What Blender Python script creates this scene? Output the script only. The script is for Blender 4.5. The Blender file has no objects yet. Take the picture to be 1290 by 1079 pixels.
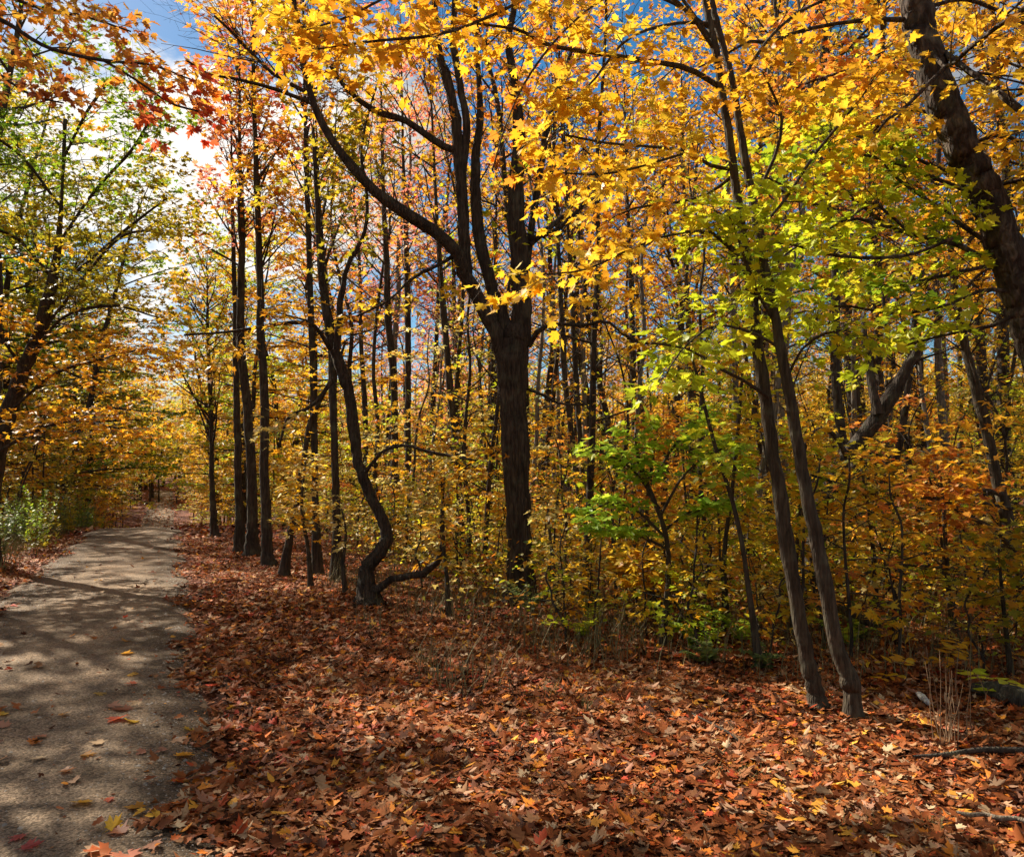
import bpy, math, random
import numpy as np

# ------------------------------------------------------------------ camera, sky, sun, exposure
SC = bpy.context.scene
COL = SC.collection
R = math.radians
F = 1010.0                                  # focal length in pixels of the 1290 px wide photograph
PITCH = math.atan(50.5 / F)
EYE = 1.65
cam = bpy.data.cameras.new("camera"); camo = bpy.data.objects.new("camera", cam); COL.objects.link(camo)
cam.sensor_width = 36; cam.lens = 36 * F / 1290
cam.clip_start = 0.05; cam.clip_end = 2000
camo.location = (0, 0, EYE); camo.rotation_euler = (R(90) + PITCH, 0, 0)
SC.camera = camo

SUN_AZ = -49.0      # degrees, measured from +Y towards +X
SUN_EL = 39.0
sd = bpy.data.lights.new("sun", 'SUN'); sd.energy = 5.0; sd.angle = R(0.53); sd.color = (1.0, 0.90, 0.74)
so = bpy.data.objects.new("sun", sd); COL.objects.link(so)
so.rotation_euler = (R(90 - SUN_EL), 0, R(180 - SUN_AZ))
so.location = (-20, 16, 30)

W = bpy.data.worlds.new("World"); SC.world = W; W.use_nodes = True
def build_world():
    nt = W.node_tree; N = nt.nodes; L = nt.links; N.clear()
    out = N.new("ShaderNodeOutputWorld"); bg = N.new("ShaderNodeBackground"); bg.inputs[1].default_value = 0.05
    sky = N.new("ShaderNodeTexSky"); sky.sky_type = 'NISHITA'; sky.sun_disc = False
    sky.sun_elevation = R(SUN_EL); sky.sun_rotation = R(SUN_AZ); sky.air_density = 1.0; sky.dust_density = 0.6; sky.ozone_density = 2.5
    hs = N.new("ShaderNodeHueSaturation"); hs.inputs['Saturation'].default_value = 1.4; hs.inputs['Hue'].default_value = .49; hs.inputs['Value'].default_value = 1.0
    tc = N.new("ShaderNodeTexCoord"); mp = N.new("ShaderNodeMapping"); mp.inputs['Scale'].default_value = (1, 1, 2.2)
    nz = N.new("ShaderNodeTexNoise"); nz.inputs['Scale'].default_value = 3.2; nz.inputs['Detail'].default_value = 9; nz.inputs['Roughness'].default_value = .6
    # a bank of cloud around the bright gap above the road
    d = ((215 - 645) / F, 1.0, (590 - 190) / F); n = math.sqrt(sum(v * v for v in d)); d = [v / n for v in d]
    dp = N.new("ShaderNodeVectorMath"); dp.operation = 'DOT_PRODUCT'; dp.inputs[1].default_value = d
    mr = N.new("ShaderNodeMapRange"); mr.inputs['From Min'].default_value = .945; mr.inputs['From Max'].default_value = 1.0
    mr.inputs['To Min'].default_value = -.03; mr.inputs['To Max'].default_value = .20
    ad = N.new("ShaderNodeMath"); ad.operation = 'ADD'
    cr = N.new("ShaderNodeMapRange"); cr.inputs['From Min'].default_value = .53; cr.inputs['From Max'].default_value = .66
    cr.interpolation_type = 'SMOOTHSTEP'
    mx = N.new("ShaderNodeMixRGB"); mx.inputs[2].default_value = (9.2, 8.6, 7.8, 1)
    L.new(tc.outputs['Generated'], mp.inputs[0]); L.new(mp.outputs[0], nz.inputs[0])
    db = N.new("ShaderNodeVectorMath"); db.operation = 'DOT_PRODUCT'; db.inputs[1].default_value = (0.1, -.9, .42)  # unseen cloud added behind and overhead to make the ambient light less blue
    mb = N.new("ShaderNodeMapRange"); mb.inputs['From Min'].default_value = -.15; mb.inputs['From Max'].default_value = .3; mb.inputs['To Max'].default_value = .16
    ab = N.new("ShaderNodeMath"); ab.operation = 'ADD'
    L.new(tc.outputs['Generated'], db.inputs[0]); L.new(db.outputs['Value'], mb.inputs['Value'])
    L.new(tc.outputs['Generated'], dp.inputs[0]); L.new(dp.outputs['Value'], mr.inputs['Value'])
    L.new(nz.outputs[0], ad.inputs[0]); L.new(mr.outputs[0], ad.inputs[1]); L.new(ad.outputs[0], ab.inputs[0]); L.new(mb.outputs[0], ab.inputs[1]); L.new(ab.outputs[0], cr.inputs['Value'])
    cc = N.new("ShaderNodeMapRange"); cc.inputs['From Min'].default_value = .0; cc.inputs['From Max'].default_value = .16; cc.inputs['To Min'].default_value = 4.6; cc.inputs['To Max'].default_value = 11.5
    cs = N.new("ShaderNodeVectorMath"); cs.operation = 'SCALE'; cs.inputs[0].default_value = (1.0, .94, .86)
    L.new(mr.outputs[0], cc.inputs['Value']); L.new(cc.outputs[0], cs.inputs['Scale']); L.new(cs.outputs[0], mx.inputs[2])
    L.new(sky.outputs[0], hs.inputs['Color']); L.new(hs.outputs[0], mx.inputs[1]); L.new(cr.outputs[0], mx.inputs[0])
    L.new(mx.outputs[0], bg.inputs[0]); L.new(bg.outputs[0], out.inputs[0])
build_world()
SC.view_settings.view_transform = 'Standard'; SC.view_settings.look = 'None'
SC.view_settings.exposure = 1.18; SC.view_settings.gamma = 1
SC.render.engine = 'CYCLES'
SC.cycles.max_bounces = 7; SC.cycles.diffuse_bounces = 4; SC.cycles.glossy_bounces = 2; SC.cycles.transmission_bounces = 5
SC.cycles.transparent_max_bounces = 4; SC.cycles.caustics_reflective = False; SC.cycles.caustics_refractive = False
SC.cycles.use_adaptive_sampling = True; SC.cycles.adaptive_threshold = 0.02
SC.cycles.sample_clamp_indirect = 6

# ------------------------------------------------------------------ helpers
rng = np.random.default_rng(7)
def P(px, py, Y):                                   # a point seen at photo pixel (px,py), Y metres in front
    x = (px - 645) / F; v = -(py - 539.5) / F
    dy = math.cos(PITCH) - v * math.sin(PITCH); dz = math.sin(PITCH) + v * math.cos(PITCH)
    t = Y / dy
    return np.array((x * t, Y, EYE + dz * t))
RD = np.array((-0.3907, 0.9205)); RN = np.array((0.9205, 0.3907))   # along the road, and across it to its right
def sstep(a, b, x):
    t = np.clip((x - a) / (b - a), 0, 1); return t * t * (3 - 2 * t)
def along(x, y): return x * RD[0] + y * RD[1]
def across(x, y): return x * RN[0] + y * RN[1]
ROAD_L, ROAD_R = -1.92, 0.17
def H(x, y):
    x = np.asarray(x, float); y = np.asarray(y, float)
    s = along(x, y); l = across(x, y)
    dip = -2.75 * sstep(23.5, 46, s) + 0.75 * sstep(52, 84, s) + 1.9 * sstep(88, 135, s)
    w = 0.3 + 0.7 * (1 - sstep(7, 24, np.abs(l + .9)))
    off = np.clip((np.maximum(l - ROAD_R - .3, ROAD_L - .3 - l)) / 2.0, 0, 1)
    b = .03 * np.sin(1.7 * x + .6) * np.cos(1.3 * y) + .02 * np.sin(3.9 * x + 2.1 * y) - .03 + .05 * np.sin(.31 * x + .2) * np.sin(.27 * y + 1)
    return dip * w + off * b + .35 * sstep(1.2, 5, ROAD_L - l)

def new_mesh(name, V, LI, LT, attrs=None, mats=(), mi=None, smooth=False):
    me = bpy.data.meshes.new(name)
    V = np.asarray(V, np.float32); LI = np.asarray(LI, np.int32); LT = np.asarray(LT, np.int32)
    me.vertices.add(len(V)); me.vertices.foreach_set("co", V.ravel())
    me.loops.add(len(LI)); me.loops.foreach_set("vertex_index", LI)
    me.polygons.add(len(LT))
    ls = np.zeros(len(LT), np.int32); ls[1:] = np.cumsum(LT)[:-1]
    me.polygons.foreach_set("loop_start", ls); me.polygons.foreach_set("loop_total", LT)
    for m in mats: me.materials.append(m)
    if mi is not None: me.polygons.foreach_set("material_index", np.asarray(mi, np.int32))
    if smooth: me.polygons.foreach_set("use_smooth", np.ones(len(LT), bool))
    me.update(calc_edges=True)
    for k, a in (attrs or {}).items():
        at = me.attributes.new(k, 'FLOAT', 'FACE'); at.data.foreach_set("value", np.asarray(a, np.float32))
    return me
def link(name, me, parent=None, loc=None):
    o = bpy.data.objects.new(name, me); COL.objects.link(o)
    if parent: o.parent = parent
    if loc is not None: o.location = tuple(loc)
    return o
def tag(o, label=None, cat=None, group=None, kind=None):
    if label: o['label'] = label
    if cat: o['category'] = cat
    if group: o['group'] = group
    if kind: o['kind'] = kind
    return o
def nrm(a):
    a = np.asarray(a, float); return a / (np.linalg.norm(a, axis=-1, keepdims=True) + 1e-9)

# leaf outlines: half of the blade as (x across, y along); mirrored, one polygon per half
HALF = {
 'maple': [(0, 0), (.24, -.11), (.29, .07), (.57, .2), (.44, .33), (.56, .6), (.34, .53), (.18, .47), (.26, .74), (.11, .78), (0, 1.05)],
 'star': [(0, 0), (.46, .02), (.33, .3), (.55, .56), (.17, .5), (0, 1.05)],
 'oval': [(0, 0), (.2, .2), (.27, .5), (.17, .8), (0, 1.05)],
 'kite': [(0, 0), (.5, .35), (0, 1.0)],
}
def leaf_template(kind):
    h = HALF[kind]; n = len(h)
    right = list(h); left = [(-x, y) for x, y in h[1:-1]]
    V = np.array(right + left); m = n - 2
    if kind == 'kite':
        return V, [[0, 1, 2, 3]]
    if kind == 'maple':                              # with its stalk
        k = len(V); V = np.vstack([V, [(-.014, .01), (.014, .01), (.03, -.42), (.015, -.43)]])
        return V, [list(range(n)), [0] + [n - 1] + [n + i for i in range(m - 1, -1, -1)], [k, k + 1, k + 2, k + 3]]
    fr = list(range(n)); fl = [0] + [n - 1] + [n + i for i in range(m - 1, -1, -1)]
    return V, [fr, fl]
TPL = {k: leaf_template(k) for k in HALF}
def leaves_mesh(name, Pn, D, Nn, S, kind, mats, mi=None, fold=(.05, .35), curl=(-.35, .2), rnd=None, r=rng):
    n = len(Pn); V, FC = TPL[kind]; k = len(V)
    D = nrm(D); X = nrm(np.cross(D, Nn)); Z = np.cross(X, D)
    f = r.uniform(*fold, n); c = (curl[0] + curl[1]) / 2 + r.normal(0, (curl[1] - curl[0]) / 3.5, n); asym = r.uniform(.72, 1.12, n); tw = r.normal(0, .16, n)
    x = V[:, 0][None] * asym[:, None]; y = V[:, 1][None].repeat(n, 0)
    sh = r.normal(0, .12, n)[:, None]; x = x + sh * y * y
    if kind in ('maple', 'star'):
        x = x + r.normal(0, .035, x.shape); y = y + r.normal(0, .03, y.shape); x[:, 0] = 0
        if kind == 'maple': x[:, -4:] = V[-4:, 0] + r.normal(0, .06, (n, 1)) * -V[-4:, 1]; y[:, -4:] = V[-4:, 1]
    z = f[:, None] * np.abs(x) + c[:, None] * y * np.abs(y) + tw[:, None] * x * y * 2
    S3 = np.asarray(S)[:, None]
    co = Pn[:, None, :] + (X[:, None, :] * (x * S3)[..., None] + D[:, None, :] * (y * S3)[..., None] + Z[:, None, :] * (z * S3)[..., None])
    base = (np.arange(n) * k)[:, None]
    flat = np.array(sum(FC, []))
    LI = (base + flat[None]).ravel(); LT = np.tile([len(q) for q in FC], n)
    if rnd is None: rnd = r.random(n)
    nf = len(FC)
    return new_mesh(name, co.reshape(-1, 3), LI, LT, {'rnd': np.repeat(rnd, nf)}, mats, None if mi is None else np.repeat(mi, nf))

def spline(pts, rads, step=None, n=None):           # Catmull-Rom through the traced points
    pts = np.asarray(pts, float); rads = np.asarray(rads, float)
    A = np.vstack([2 * pts[0] - pts[1], pts, 2 * pts[-1] - pts[-2]])
    segs = len(pts) - 1; L = np.linalg.norm(np.diff(pts, axis=0), axis=1).sum()
    if n is None: n = max(segs * 2 + 1, int(L / step))
    t = np.linspace(0, segs, n); i = np.minimum(t.astype(int), segs - 1); u = (t - i)[:, None]
    p0, p1, p2, p3 = A[i], A[i + 1], A[i + 2], A[i + 3]
    q = .5 * (2 * p1 + (p2 - p0) * u + (2 * p0 - 5 * p1 + 4 * p2 - p3) * u ** 2 + (3 * p1 - p0 - 3 * p2 + p3) * u ** 3)
    return q, np.interp(t, np.arange(segs + 1), rads)

def tubes_mesh(name, tubes, mat, smooth=True, rough=0.0):
    """tubes: list of (pts, rads, sides); equal shapes are built together"""
    groups = {}
    for t in tubes: groups.setdefault((len(t[0]), t[2]), []).append(t)
    Vs, LIs, LTs, off = [], [], [], 0
    for (n, s), g in groups.items():
        Pt = np.array([t[0] for t in g]); Rt = np.array([t[1] for t in g]); m = len(g)
        T = nrm(np.gradient(Pt, axis=1)); mean = np.abs(nrm(Pt[:, -1] - Pt[:, 0])[:, 2]) > .7
        ref = np.where(mean[:, None], np.array([[1., .05, 0.]]), np.array([[.05, 0, 1.]]))[:, None, :]
        U = nrm(np.cross(T, np.broadcast_to(ref, T.shape))); Vv = np.cross(T, U)
        a = np.arange(s) * 2 * math.pi / s
        rr = Rt[:, :, None] * np.ones(s)
        if rough:
            zz = np.cumsum(np.linalg.norm(np.diff(Pt, axis=1, prepend=Pt[:, :1]), axis=2), axis=1)[:, :, None]
            nz = np.sin(a * 7 + 1.3 * np.sin(zz * 5)) * .5 + np.sin(a * 11 + 2 + 2.2 * np.sin(zz * 3.1)) * .35 + np.sin(a * 3 + zz * 1.7) * .4 + np.sin(zz * 9 + a * 2) * .25
            rr = rr * (1 + rough * nz)
        co = Pt[:, :, None, :] + rr[..., None] * (np.cos(a)[None, None, :, None] * U[:, :, None, :] + np.sin(a)[None, None, :, None] * Vv[:, :, None, :])
        base = (off + np.arange(m) * n * s)[:, None, None]
        i = np.arange(n - 1)[:, None]; j = np.arange(s)[None]
        q = np.stack([i * s + j, i * s + (j + 1) % s, (i + 1) * s + (j + 1) % s, (i + 1) * s + j], -1).reshape(1, -1, 4)
        LI = (base + q).reshape(-1)
        Vs.append(co.reshape(-1, 3)); LIs.append(LI); LTs.append(np.full(len(LI) // 4, 4))
        cap = (off + np.arange(m) * n * s)[:, None] + (n - 1) * s + np.arange(s)[None]
        LIs.append(cap.reshape(-1)); LTs.append(np.full(m, s))
        off += m * n * s
    return new_mesh(name, np.vstack(Vs), np.concatenate(LIs), np.concatenate(LTs), None, [mat], None, smooth)

# ------------------------------------------------------------------ materials
def mat(name):
    m = bpy.data.materials.new(name); m.use_nodes = True; nt = m.node_tree; nt.nodes.clear()
    out = nt.nodes.new("ShaderNodeOutputMaterial"); return m, nt.nodes, nt.links, out
def ramp(N, cols, pos=None, interp='LINEAR'):
    r = N.new("ShaderNodeValToRGB"); e = r.color_ramp.elements; n = len(cols); r.color_ramp.interpolation = interp
    pos = pos or [i / (n - 1) for i in range(n)]
    e[0].position = pos[0]; e[0].color = (*cols[0], 1); e[1].position = pos[-1]; e[1].color = (*cols[-1], 1)
    for c, p in zip(cols[1:-1], pos[1:-1]): q = e.new(p); q.color = (*c, 1)
    return r
def leaf_mat(name, cols, trans=.57, rough=.45, spots=.25, spec=.3):
    m, N, L, out = mat(name)
    at = N.new("ShaderNodeAttribute"); at.attribute_name = 'rnd'
    oi = N.new("ShaderNodeObjectInfo")
    a1 = N.new("ShaderNodeMath"); a1.operation = 'MULTIPLY_ADD'; a1.inputs[1].default_value = .35; a1.inputs[2].default_value = -.17
    a2 = N.new("ShaderNodeMath"); a2.operation = 'ADD'; a2.use_clamp = True
    tc = N.new("ShaderNodeTexCoord"); nz = N.new("ShaderNodeTexNoise"); nz.inputs['Scale'].default_value = .9; nz.inputs['Detail'].default_value = 2
    a3 = N.new("ShaderNodeMath"); a3.operation = 'MULTIPLY_ADD'; a3.inputs[1].default_value = 1.1; a3.inputs[2].default_value = -.55
    a4 = N.new("ShaderNodeMath"); a4.operation = 'ADD'; a4.use_clamp = True
    L.new(oi.outputs['Random'], a1.inputs[0]); L.new(at.outputs['Fac'], a2.inputs[0]); L.new(a1.outputs[0], a2.inputs[1])
    L.new(tc.outputs['Object'], nz.inputs[0]); L.new(nz.outputs[0], a3.inputs[0]); L.new(a2.outputs[0], a4.inputs[0]); L.new(a3.outputs[0], a4.inputs[1])
    r = ramp(N, cols); L.new(a4.outputs[0], r.inputs[0])
    # brown flecks and edges of the blades
    n2 = N.new("ShaderNodeTexNoise"); n2.inputs['Scale'].default_value = 55; n2.inputs['Detail'].default_value = 2
    mr = N.new("ShaderNodeMapRange"); mr.inputs['From Min'].default_value = .56; mr.inputs['From Max'].default_value = .7; mr.inputs['To Max'].default_value = spots
    L.new(tc.outputs['Object'], n2.inputs[0]); L.new(n2.outputs[0], mr.inputs['Value'])
    mx = N.new("ShaderNodeMixRGB"); mx.blend_type = 'MIX'; mx.inputs[2].default_value = (.16, .07, .02, 1)
    L.new(mr.outputs[0], mx.inputs[0]); L.new(r.outputs[0], mx.inputs[1])
    p = N.new("ShaderNodeBsdfPrincipled"); p.inputs['Roughness'].default_value = rough; p.inputs['Specular IOR Level'].default_value = spec
    t = N.new("ShaderNodeBsdfTranslucent"); ms = N.new("ShaderNodeMixShader"); ms.inputs[0].default_value = trans
    L.new(mx.outputs[0], p.inputs['Base Color']); L.new(mx.outputs[0], t.inputs[0])
    L.new(p.outputs[0], ms.inputs[1]); L.new(t.outputs[0], ms.inputs[2]); L.new(ms.outputs[0], out.inputs[0])
    return m
LM = {
 'gold': leaf_mat('gold_leaf', [(.62, .28, .02), (.80, .43, .02), (.88, .55, .03), (.80, .58, .05)]),
 'amber': leaf_mat('amber_leaf', [(.62, .24, .02), (.80, .38, .02), (.86, .50, .03), (.78, .48, .04)]),
 'orange': leaf_mat('orange_leaf', [(.60, .17, .03), (.80, .27, .03), (.88, .38, .05), (.86, .50, .05)]),
 'red': leaf_mat('red_leaf', [(.36, .03, .02), (.58, .07, .03), (.72, .15, .05), (.72, .26, .06)]),
 'pink': leaf_mat('pink_leaf', [(.68, .14, .12), (.84, .28, .22), (.85, .36, .16), (.85, .48, .12)]),
 'lime': leaf_mat('lime_leaf', [(.34, .42, .02), (.50, .58, .02), (.64, .66, .03), (.80, .64, .03)]),
 'green': leaf_mat('green_leaf', [(.10, .19, .015), (.18, .30, .02), (.28, .40, .02), (.46, .46, .03)]),
 'fresh': leaf_mat('fresh_green_leaf', [(.26, .44, .03), (.38, .56, .04), (.50, .66, .05), (.64, .68, .05)]),
 'olive': leaf_mat('olive_leaf', [(.20, .22, .02), (.38, .33, .02), (.56, .42, .03), (.70, .50, .03)]),
 'pale': leaf_mat('pale_yellow_leaf', [(.62, .48, .10), (.72, .52, .12), (.70, .56, .2), (.5, .5, .15)]),
 'dull': leaf_mat('dull_bronze_leaf', [(.32, .09, .03), (.52, .17, .03), (.65, .27, .04), (.55, .34, .06)]),
 'sage': leaf_mat('sage_leaf', [(.08, .13, .05), (.13, .20, .07), (.22, .30, .08), (.34, .36, .08)]),
}
LITTER = leaf_mat('fallen_leaf_brown', [(.045, .016, .009), (.12, .034, .012), (.27, .072, .021), (.33, .115, .036), (.23, .058, .017), (.32, .145, .065), (.46, .28, .15)], trans=.12, rough=.7, spots=.5, spec=.08)
LITTER_HOT = leaf_mat('fallen_leaf_bright', [(.42, .06, .03), (.62, .14, .03), (.72, .26, .03), (.76, .42, .06)], trans=.2, rough=.6, spec=.12)
LITTER_PINK = leaf_mat('fallen_leaf_pale', [(.36, .15, .09), (.46, .24, .15), (.50, .33, .19), (.58, .42, .25)], trans=.15, rough=.65, spec=.1)

def bark_mat(name, c1, c2, sc=1.0, bump=.6, moss=0.0, zs=4.5):
    m, N, L, out = mat(name)
    tc = N.new("ShaderNodeTexCoord"); mp = N.new("ShaderNodeMapping"); mp.inputs['Scale'].default_value = (34 * sc, 34 * sc, zs * sc)
    nz = N.new("ShaderNodeTexNoise"); nz.inputs['Scale'].default_value = 1; nz.inputs['Detail'].default_value = 5; nz.inputs['Distortion'].default_value = .6
    vo = N.new("ShaderNodeTexVoronoi"); vo.feature = 'DISTANCE_TO_EDGE'; vo.inputs['Scale'].default_value = 1.1
    n2 = N.new("ShaderNodeTexNoise"); n2.inputs['Scale'].default_value = 3.2; n2.inputs['Detail'].default_value = 4
    L.new(tc.outputs['Object'], mp.inputs[0]); L.new(mp.outputs[0], nz.inputs[0]); L.new(mp.outputs[0], vo.inputs['Vector']); L.new(tc.outputs['Object'], n2.inputs[0])
    r = ramp(N, [tuple(v * .45 for v in c1), c1, c2], [.28, .5, .75]); L.new(nz.outputs[0], r.inputs[0])
    mx = N.new("ShaderNodeMixRGB"); mx.blend_type = 'MULTIPLY'; mx.inputs[0].default_value = .6
    r2 = ramp(N, [(.55, .55, .55), (1, 1, 1), (1.0, 1.05, .95)], [.35, .5, .7]); L.new(n2.outputs[0], r2.inputs[0])
    L.new(r.outputs[0], mx.inputs[1]); L.new(r2.outputs[0], mx.inputs[2])
    col = mx.outputs[0]
    if moss:
        n3 = N.new("ShaderNodeTexNoise"); n3.inputs['Scale'].default_value = 7; n3.inputs['Detail'].default_value = 5; L.new(tc.outputs['Object'], n3.inputs[0])
        q = N.new("ShaderNodeMapRange"); q.inputs['From Min'].default_value = .52; q.inputs['From Max'].default_value = .68; q.inputs['To Max'].default_value = moss
        L.new(n3.outputs[0], q.inputs['Value']); m2 = N.new("ShaderNodeMixRGB"); m2.inputs[2].default_value = (.16, .17, .11, 1)
        L.new(q.outputs[0], m2.inputs[0]); L.new(col, m2.inputs[1]); col = m2.outputs[0]
    add = N.new("ShaderNodeMath"); add.operation = 'ADD'; L.new(nz.outputs[0], add.inputs[0]); L.new(vo.outputs[0], add.inputs[1])
    b = N.new("ShaderNodeBump"); b.inputs['Strength'].default_value = bump; b.inputs['Distance'].default_value = .045; L.new(add.outputs[0], b.inputs['Height'])
    p = N.new("ShaderNodeBsdfPrincipled"); p.inputs['Roughness'].default_value = .9; p.inputs['Specular IOR Level'].default_value = .2
    L.new(col, p.inputs['Base Color']); L.new(b.outputs[0], p.inputs['Normal']); L.new(p.outputs[0], out.inputs[0])
    return m
BARK = bark_mat('furrowed_maple_bark', (.055, .038, .027), (.12, .085, .06), 1, 1.0, .22)
BARK_E = bark_mat('scaly_plated_bark', (.05, .034, .025), (.17, .125, .09), .62, 1.0, .3, 13)
BARK_S = bark_mat('smooth_grey_brown_bark', (.06, .045, .03), (.11, .085, .058), 1.6, .5, .25)
BARK_D = bark_mat('dark_forest_bark', (.05, .038, .03), (.10, .078, .06), 1, .6, .3)
BARK_G = bark_mat('pale_grey_bark', (.16, .14, .12), (.28, .25, .21), 1.3, .4, .3)
TWIG = bark_mat('twig_bark', (.055, .04, .032), (.10, .075, .055), 2, .2)
DEADWOOD = bark_mat('bleached_dead_wood', (.16, .125, .09), (.32, .26, .20), 2, .3)
BIRCH = bark_mat('white_birch_bark', (.5, .46, .42), (.72, .70, .66), 1, .2)
STALK = bark_mat('dry_stalk', (.22, .14, .08), (.36, .25, .15), 3, .1)

def ground_mat():
    m, N, L, out = mat('leaf_covered_soil')
    tc = N.new("ShaderNodeTexCoord")
    cols = [(.06, .02, .010), (.16, .046, .016), (.26, .08, .025), (.33, .12, .045), (.22, .065, .022), (.38, .18, .09)]
    vs = []
    for sc in (13, 23):
        v = N.new("ShaderNodeTexVoronoi"); v.inputs['Scale'].default_value = sc; v.inputs['Randomness'].default_value = 1
        w = N.new("ShaderNodeTexNoise"); w.inputs['Scale'].default_value = 9; w.inputs['Detail'].default_value = 3
        ad = N.new("ShaderNodeVectorMath"); ad.operation = 'MULTIPLY_ADD'; ad.inputs[1].default_value = (.18, .18, .18)
        L.new(tc.outputs['Object'], w.inputs[0]); L.new(w.outputs['Color'], ad.inputs[0]); L.new(tc.outputs['Object'], ad.inputs[2]); L.new(ad.outputs[0], v.inputs['Vector'])
        r = ramp(N, cols); s = N.new("ShaderNodeSeparateColor"); L.new(v.outputs['Color'], s.inputs[0]); L.new(s.outputs[0], r.inputs[0]); vs.append((v, r))
    n = N.new("ShaderNodeTexNoise"); n.inputs['Scale'].default_value = 20; L.new(tc.outputs['Object'], n.inputs[0])
    st = N.new("ShaderNodeMath"); st.operation = 'GREATER_THAN'; st.inputs[1].default_value = .5; L.new(n.outputs[0], st.inputs[0])
    mx = N.new("ShaderNodeMixRGB"); L.new(st.outputs[0], mx.inputs[0]); L.new(vs[0][1].outputs[0], mx.inputs[1]); L.new(vs[1][1].outputs[0], mx.inputs[2])
    n2 = N.new("ShaderNodeTexNoise"); n2.inputs['Scale'].default_value = .35; n2.inputs['Detail'].default_value = 3; L.new(tc.outputs['Object'], n2.inputs[0])
    r3 = ramp(N, [(.42, .36, .30), (.62, .50, .40), (.75, .58, .38)], [.35, .5, .68]); L.new(n2.outputs[0], r3.inputs[0])
    m2 = N.new("ShaderNodeMixRGB"); m2.blend_type = 'MULTIPLY'; m2.inputs[0].default_value = 1; L.new(mx.outputs[0], m2.inputs[1]); L.new(r3.outputs[0], m2.inputs[2])
    b = N.new("ShaderNodeBump"); b.inputs['Strength'].default_value = 1; b.inputs['Distance'].default_value = .05; L.new(vs[0][0].outputs['Distance'], b.inputs['Height'])
    p = N.new("ShaderNodeBsdfPrincipled"); p.inputs['Roughness'].default_value = .85; p.inputs['Specular IOR Level'].default_value = .2
    L.new(m2.outputs[0], p.inputs['Base Color']); L.new(b.outputs[0], p.inputs['Normal']); L.new(p.outputs[0], out.inputs[0])
    return m
def road_mat():
    m, N, L, out = mat('packed_gravel')
    tc = N.new("ShaderNodeTexCoord")
    def noise(s, d=4, r=.6):
        n = N.new("ShaderNodeTexNoise"); n.inputs['Scale'].default_value = s; n.inputs['Detail'].default_value = d; n.inputs['Roughness'].default_value = r
        L.new(tc.outputs['Object'], n.inputs[0]); return n
    a = noise(120, 3); b_ = noise(1.3, 4); c = noise(14, 5)
    r1 = ramp(N, [(.09, .063, .042), (.21, .155, .108), (.35, .275, .20)], [.25, .5, .75]); L.new(a.outputs[0], r1.inputs[0])
    r2 = ramp(N, [(.62, .60, .57), (.95, .95, .95), (1.25, 1.22, 1.17)], [.36, .5, .66]); L.new(b_.outputs[0], r2.inputs[0])
    mx = N.new("ShaderNodeMixRGB"); mx.blend_type = 'MULTIPLY'; mx.inputs[0].default_value = 1; L.new(r1.outputs[0], mx.inputs[1]); L.new(r2.outputs[0], mx.inputs[2])
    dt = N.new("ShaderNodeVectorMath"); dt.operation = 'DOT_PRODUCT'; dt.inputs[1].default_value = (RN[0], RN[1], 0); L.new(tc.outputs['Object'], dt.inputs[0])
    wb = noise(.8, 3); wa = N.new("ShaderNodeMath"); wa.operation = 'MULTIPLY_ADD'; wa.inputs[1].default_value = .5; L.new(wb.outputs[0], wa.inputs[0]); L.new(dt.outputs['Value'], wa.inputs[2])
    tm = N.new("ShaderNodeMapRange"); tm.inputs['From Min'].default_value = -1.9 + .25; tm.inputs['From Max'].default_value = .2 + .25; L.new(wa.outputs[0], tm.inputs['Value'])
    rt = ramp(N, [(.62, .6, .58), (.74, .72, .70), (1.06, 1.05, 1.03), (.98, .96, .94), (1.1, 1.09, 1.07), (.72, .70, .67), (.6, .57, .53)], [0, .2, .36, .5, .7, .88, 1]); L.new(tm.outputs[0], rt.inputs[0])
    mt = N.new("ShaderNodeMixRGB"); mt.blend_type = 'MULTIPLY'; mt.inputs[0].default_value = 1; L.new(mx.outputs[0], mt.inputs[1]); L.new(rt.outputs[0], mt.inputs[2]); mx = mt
    v = N.new("ShaderNodeTexVoronoi"); v.inputs['Scale'].default_value = 75; L.new(tc.outputs['Object'], v.inputs['Vector'])
    ms = N.new("ShaderNodeSeparateColor"); L.new(v.outputs['Color'], ms.inputs[0])
    r3 = ramp(N, [(.45, .43, .41), (1, 1, 1), (1.55, 1.5, 1.42)], [.08, .5, .95]); L.new(ms.outputs[0], r3.inputs[0])
    m3 = N.new("ShaderNodeMixRGB"); m3.blend_type = 'MULTIPLY'; m3.inputs[0].default_value = .8; L.new(mx.outputs[0], m3.inputs[1]); L.new(r3.outputs[0], m3.inputs[2])
    ad = N.new("ShaderNodeMath"); ad.operation = 'ADD'; L.new(a.outputs[0], ad.inputs[0])
    mu = N.new("ShaderNodeMath"); mu.operation = 'MULTIPLY'; mu.inputs[1].default_value = 2.2; L.new(c.outputs[0], mu.inputs[0]); L.new(mu.outputs[0], ad.inputs[1])
    a5 = N.new("ShaderNodeMath"); a5.operation = 'MULTIPLY_ADD'; a5.inputs[1].default_value = -1.0; L.new(v.outputs['Distance'], a5.inputs[0]); L.new(ad.outputs[0], a5.inputs[2])
    b = N.new("ShaderNodeBump"); b.inputs['Strength'].default_value = .8; b.inputs['Distance'].default_value = .006; L.new(a5.outputs[0], b.inputs['Height'])
    p = N.new("ShaderNodeBsdfPrincipled"); p.inputs['Roughness'].default_value = .92; p.inputs['Specular IOR Level'].default_value = .15
    L.new(m3.outputs[0], p.inputs['Base Color']); L.new(b.outputs[0], p.inputs['Normal']); L.new(p.outputs[0], out.inputs[0])
    return m
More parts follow.
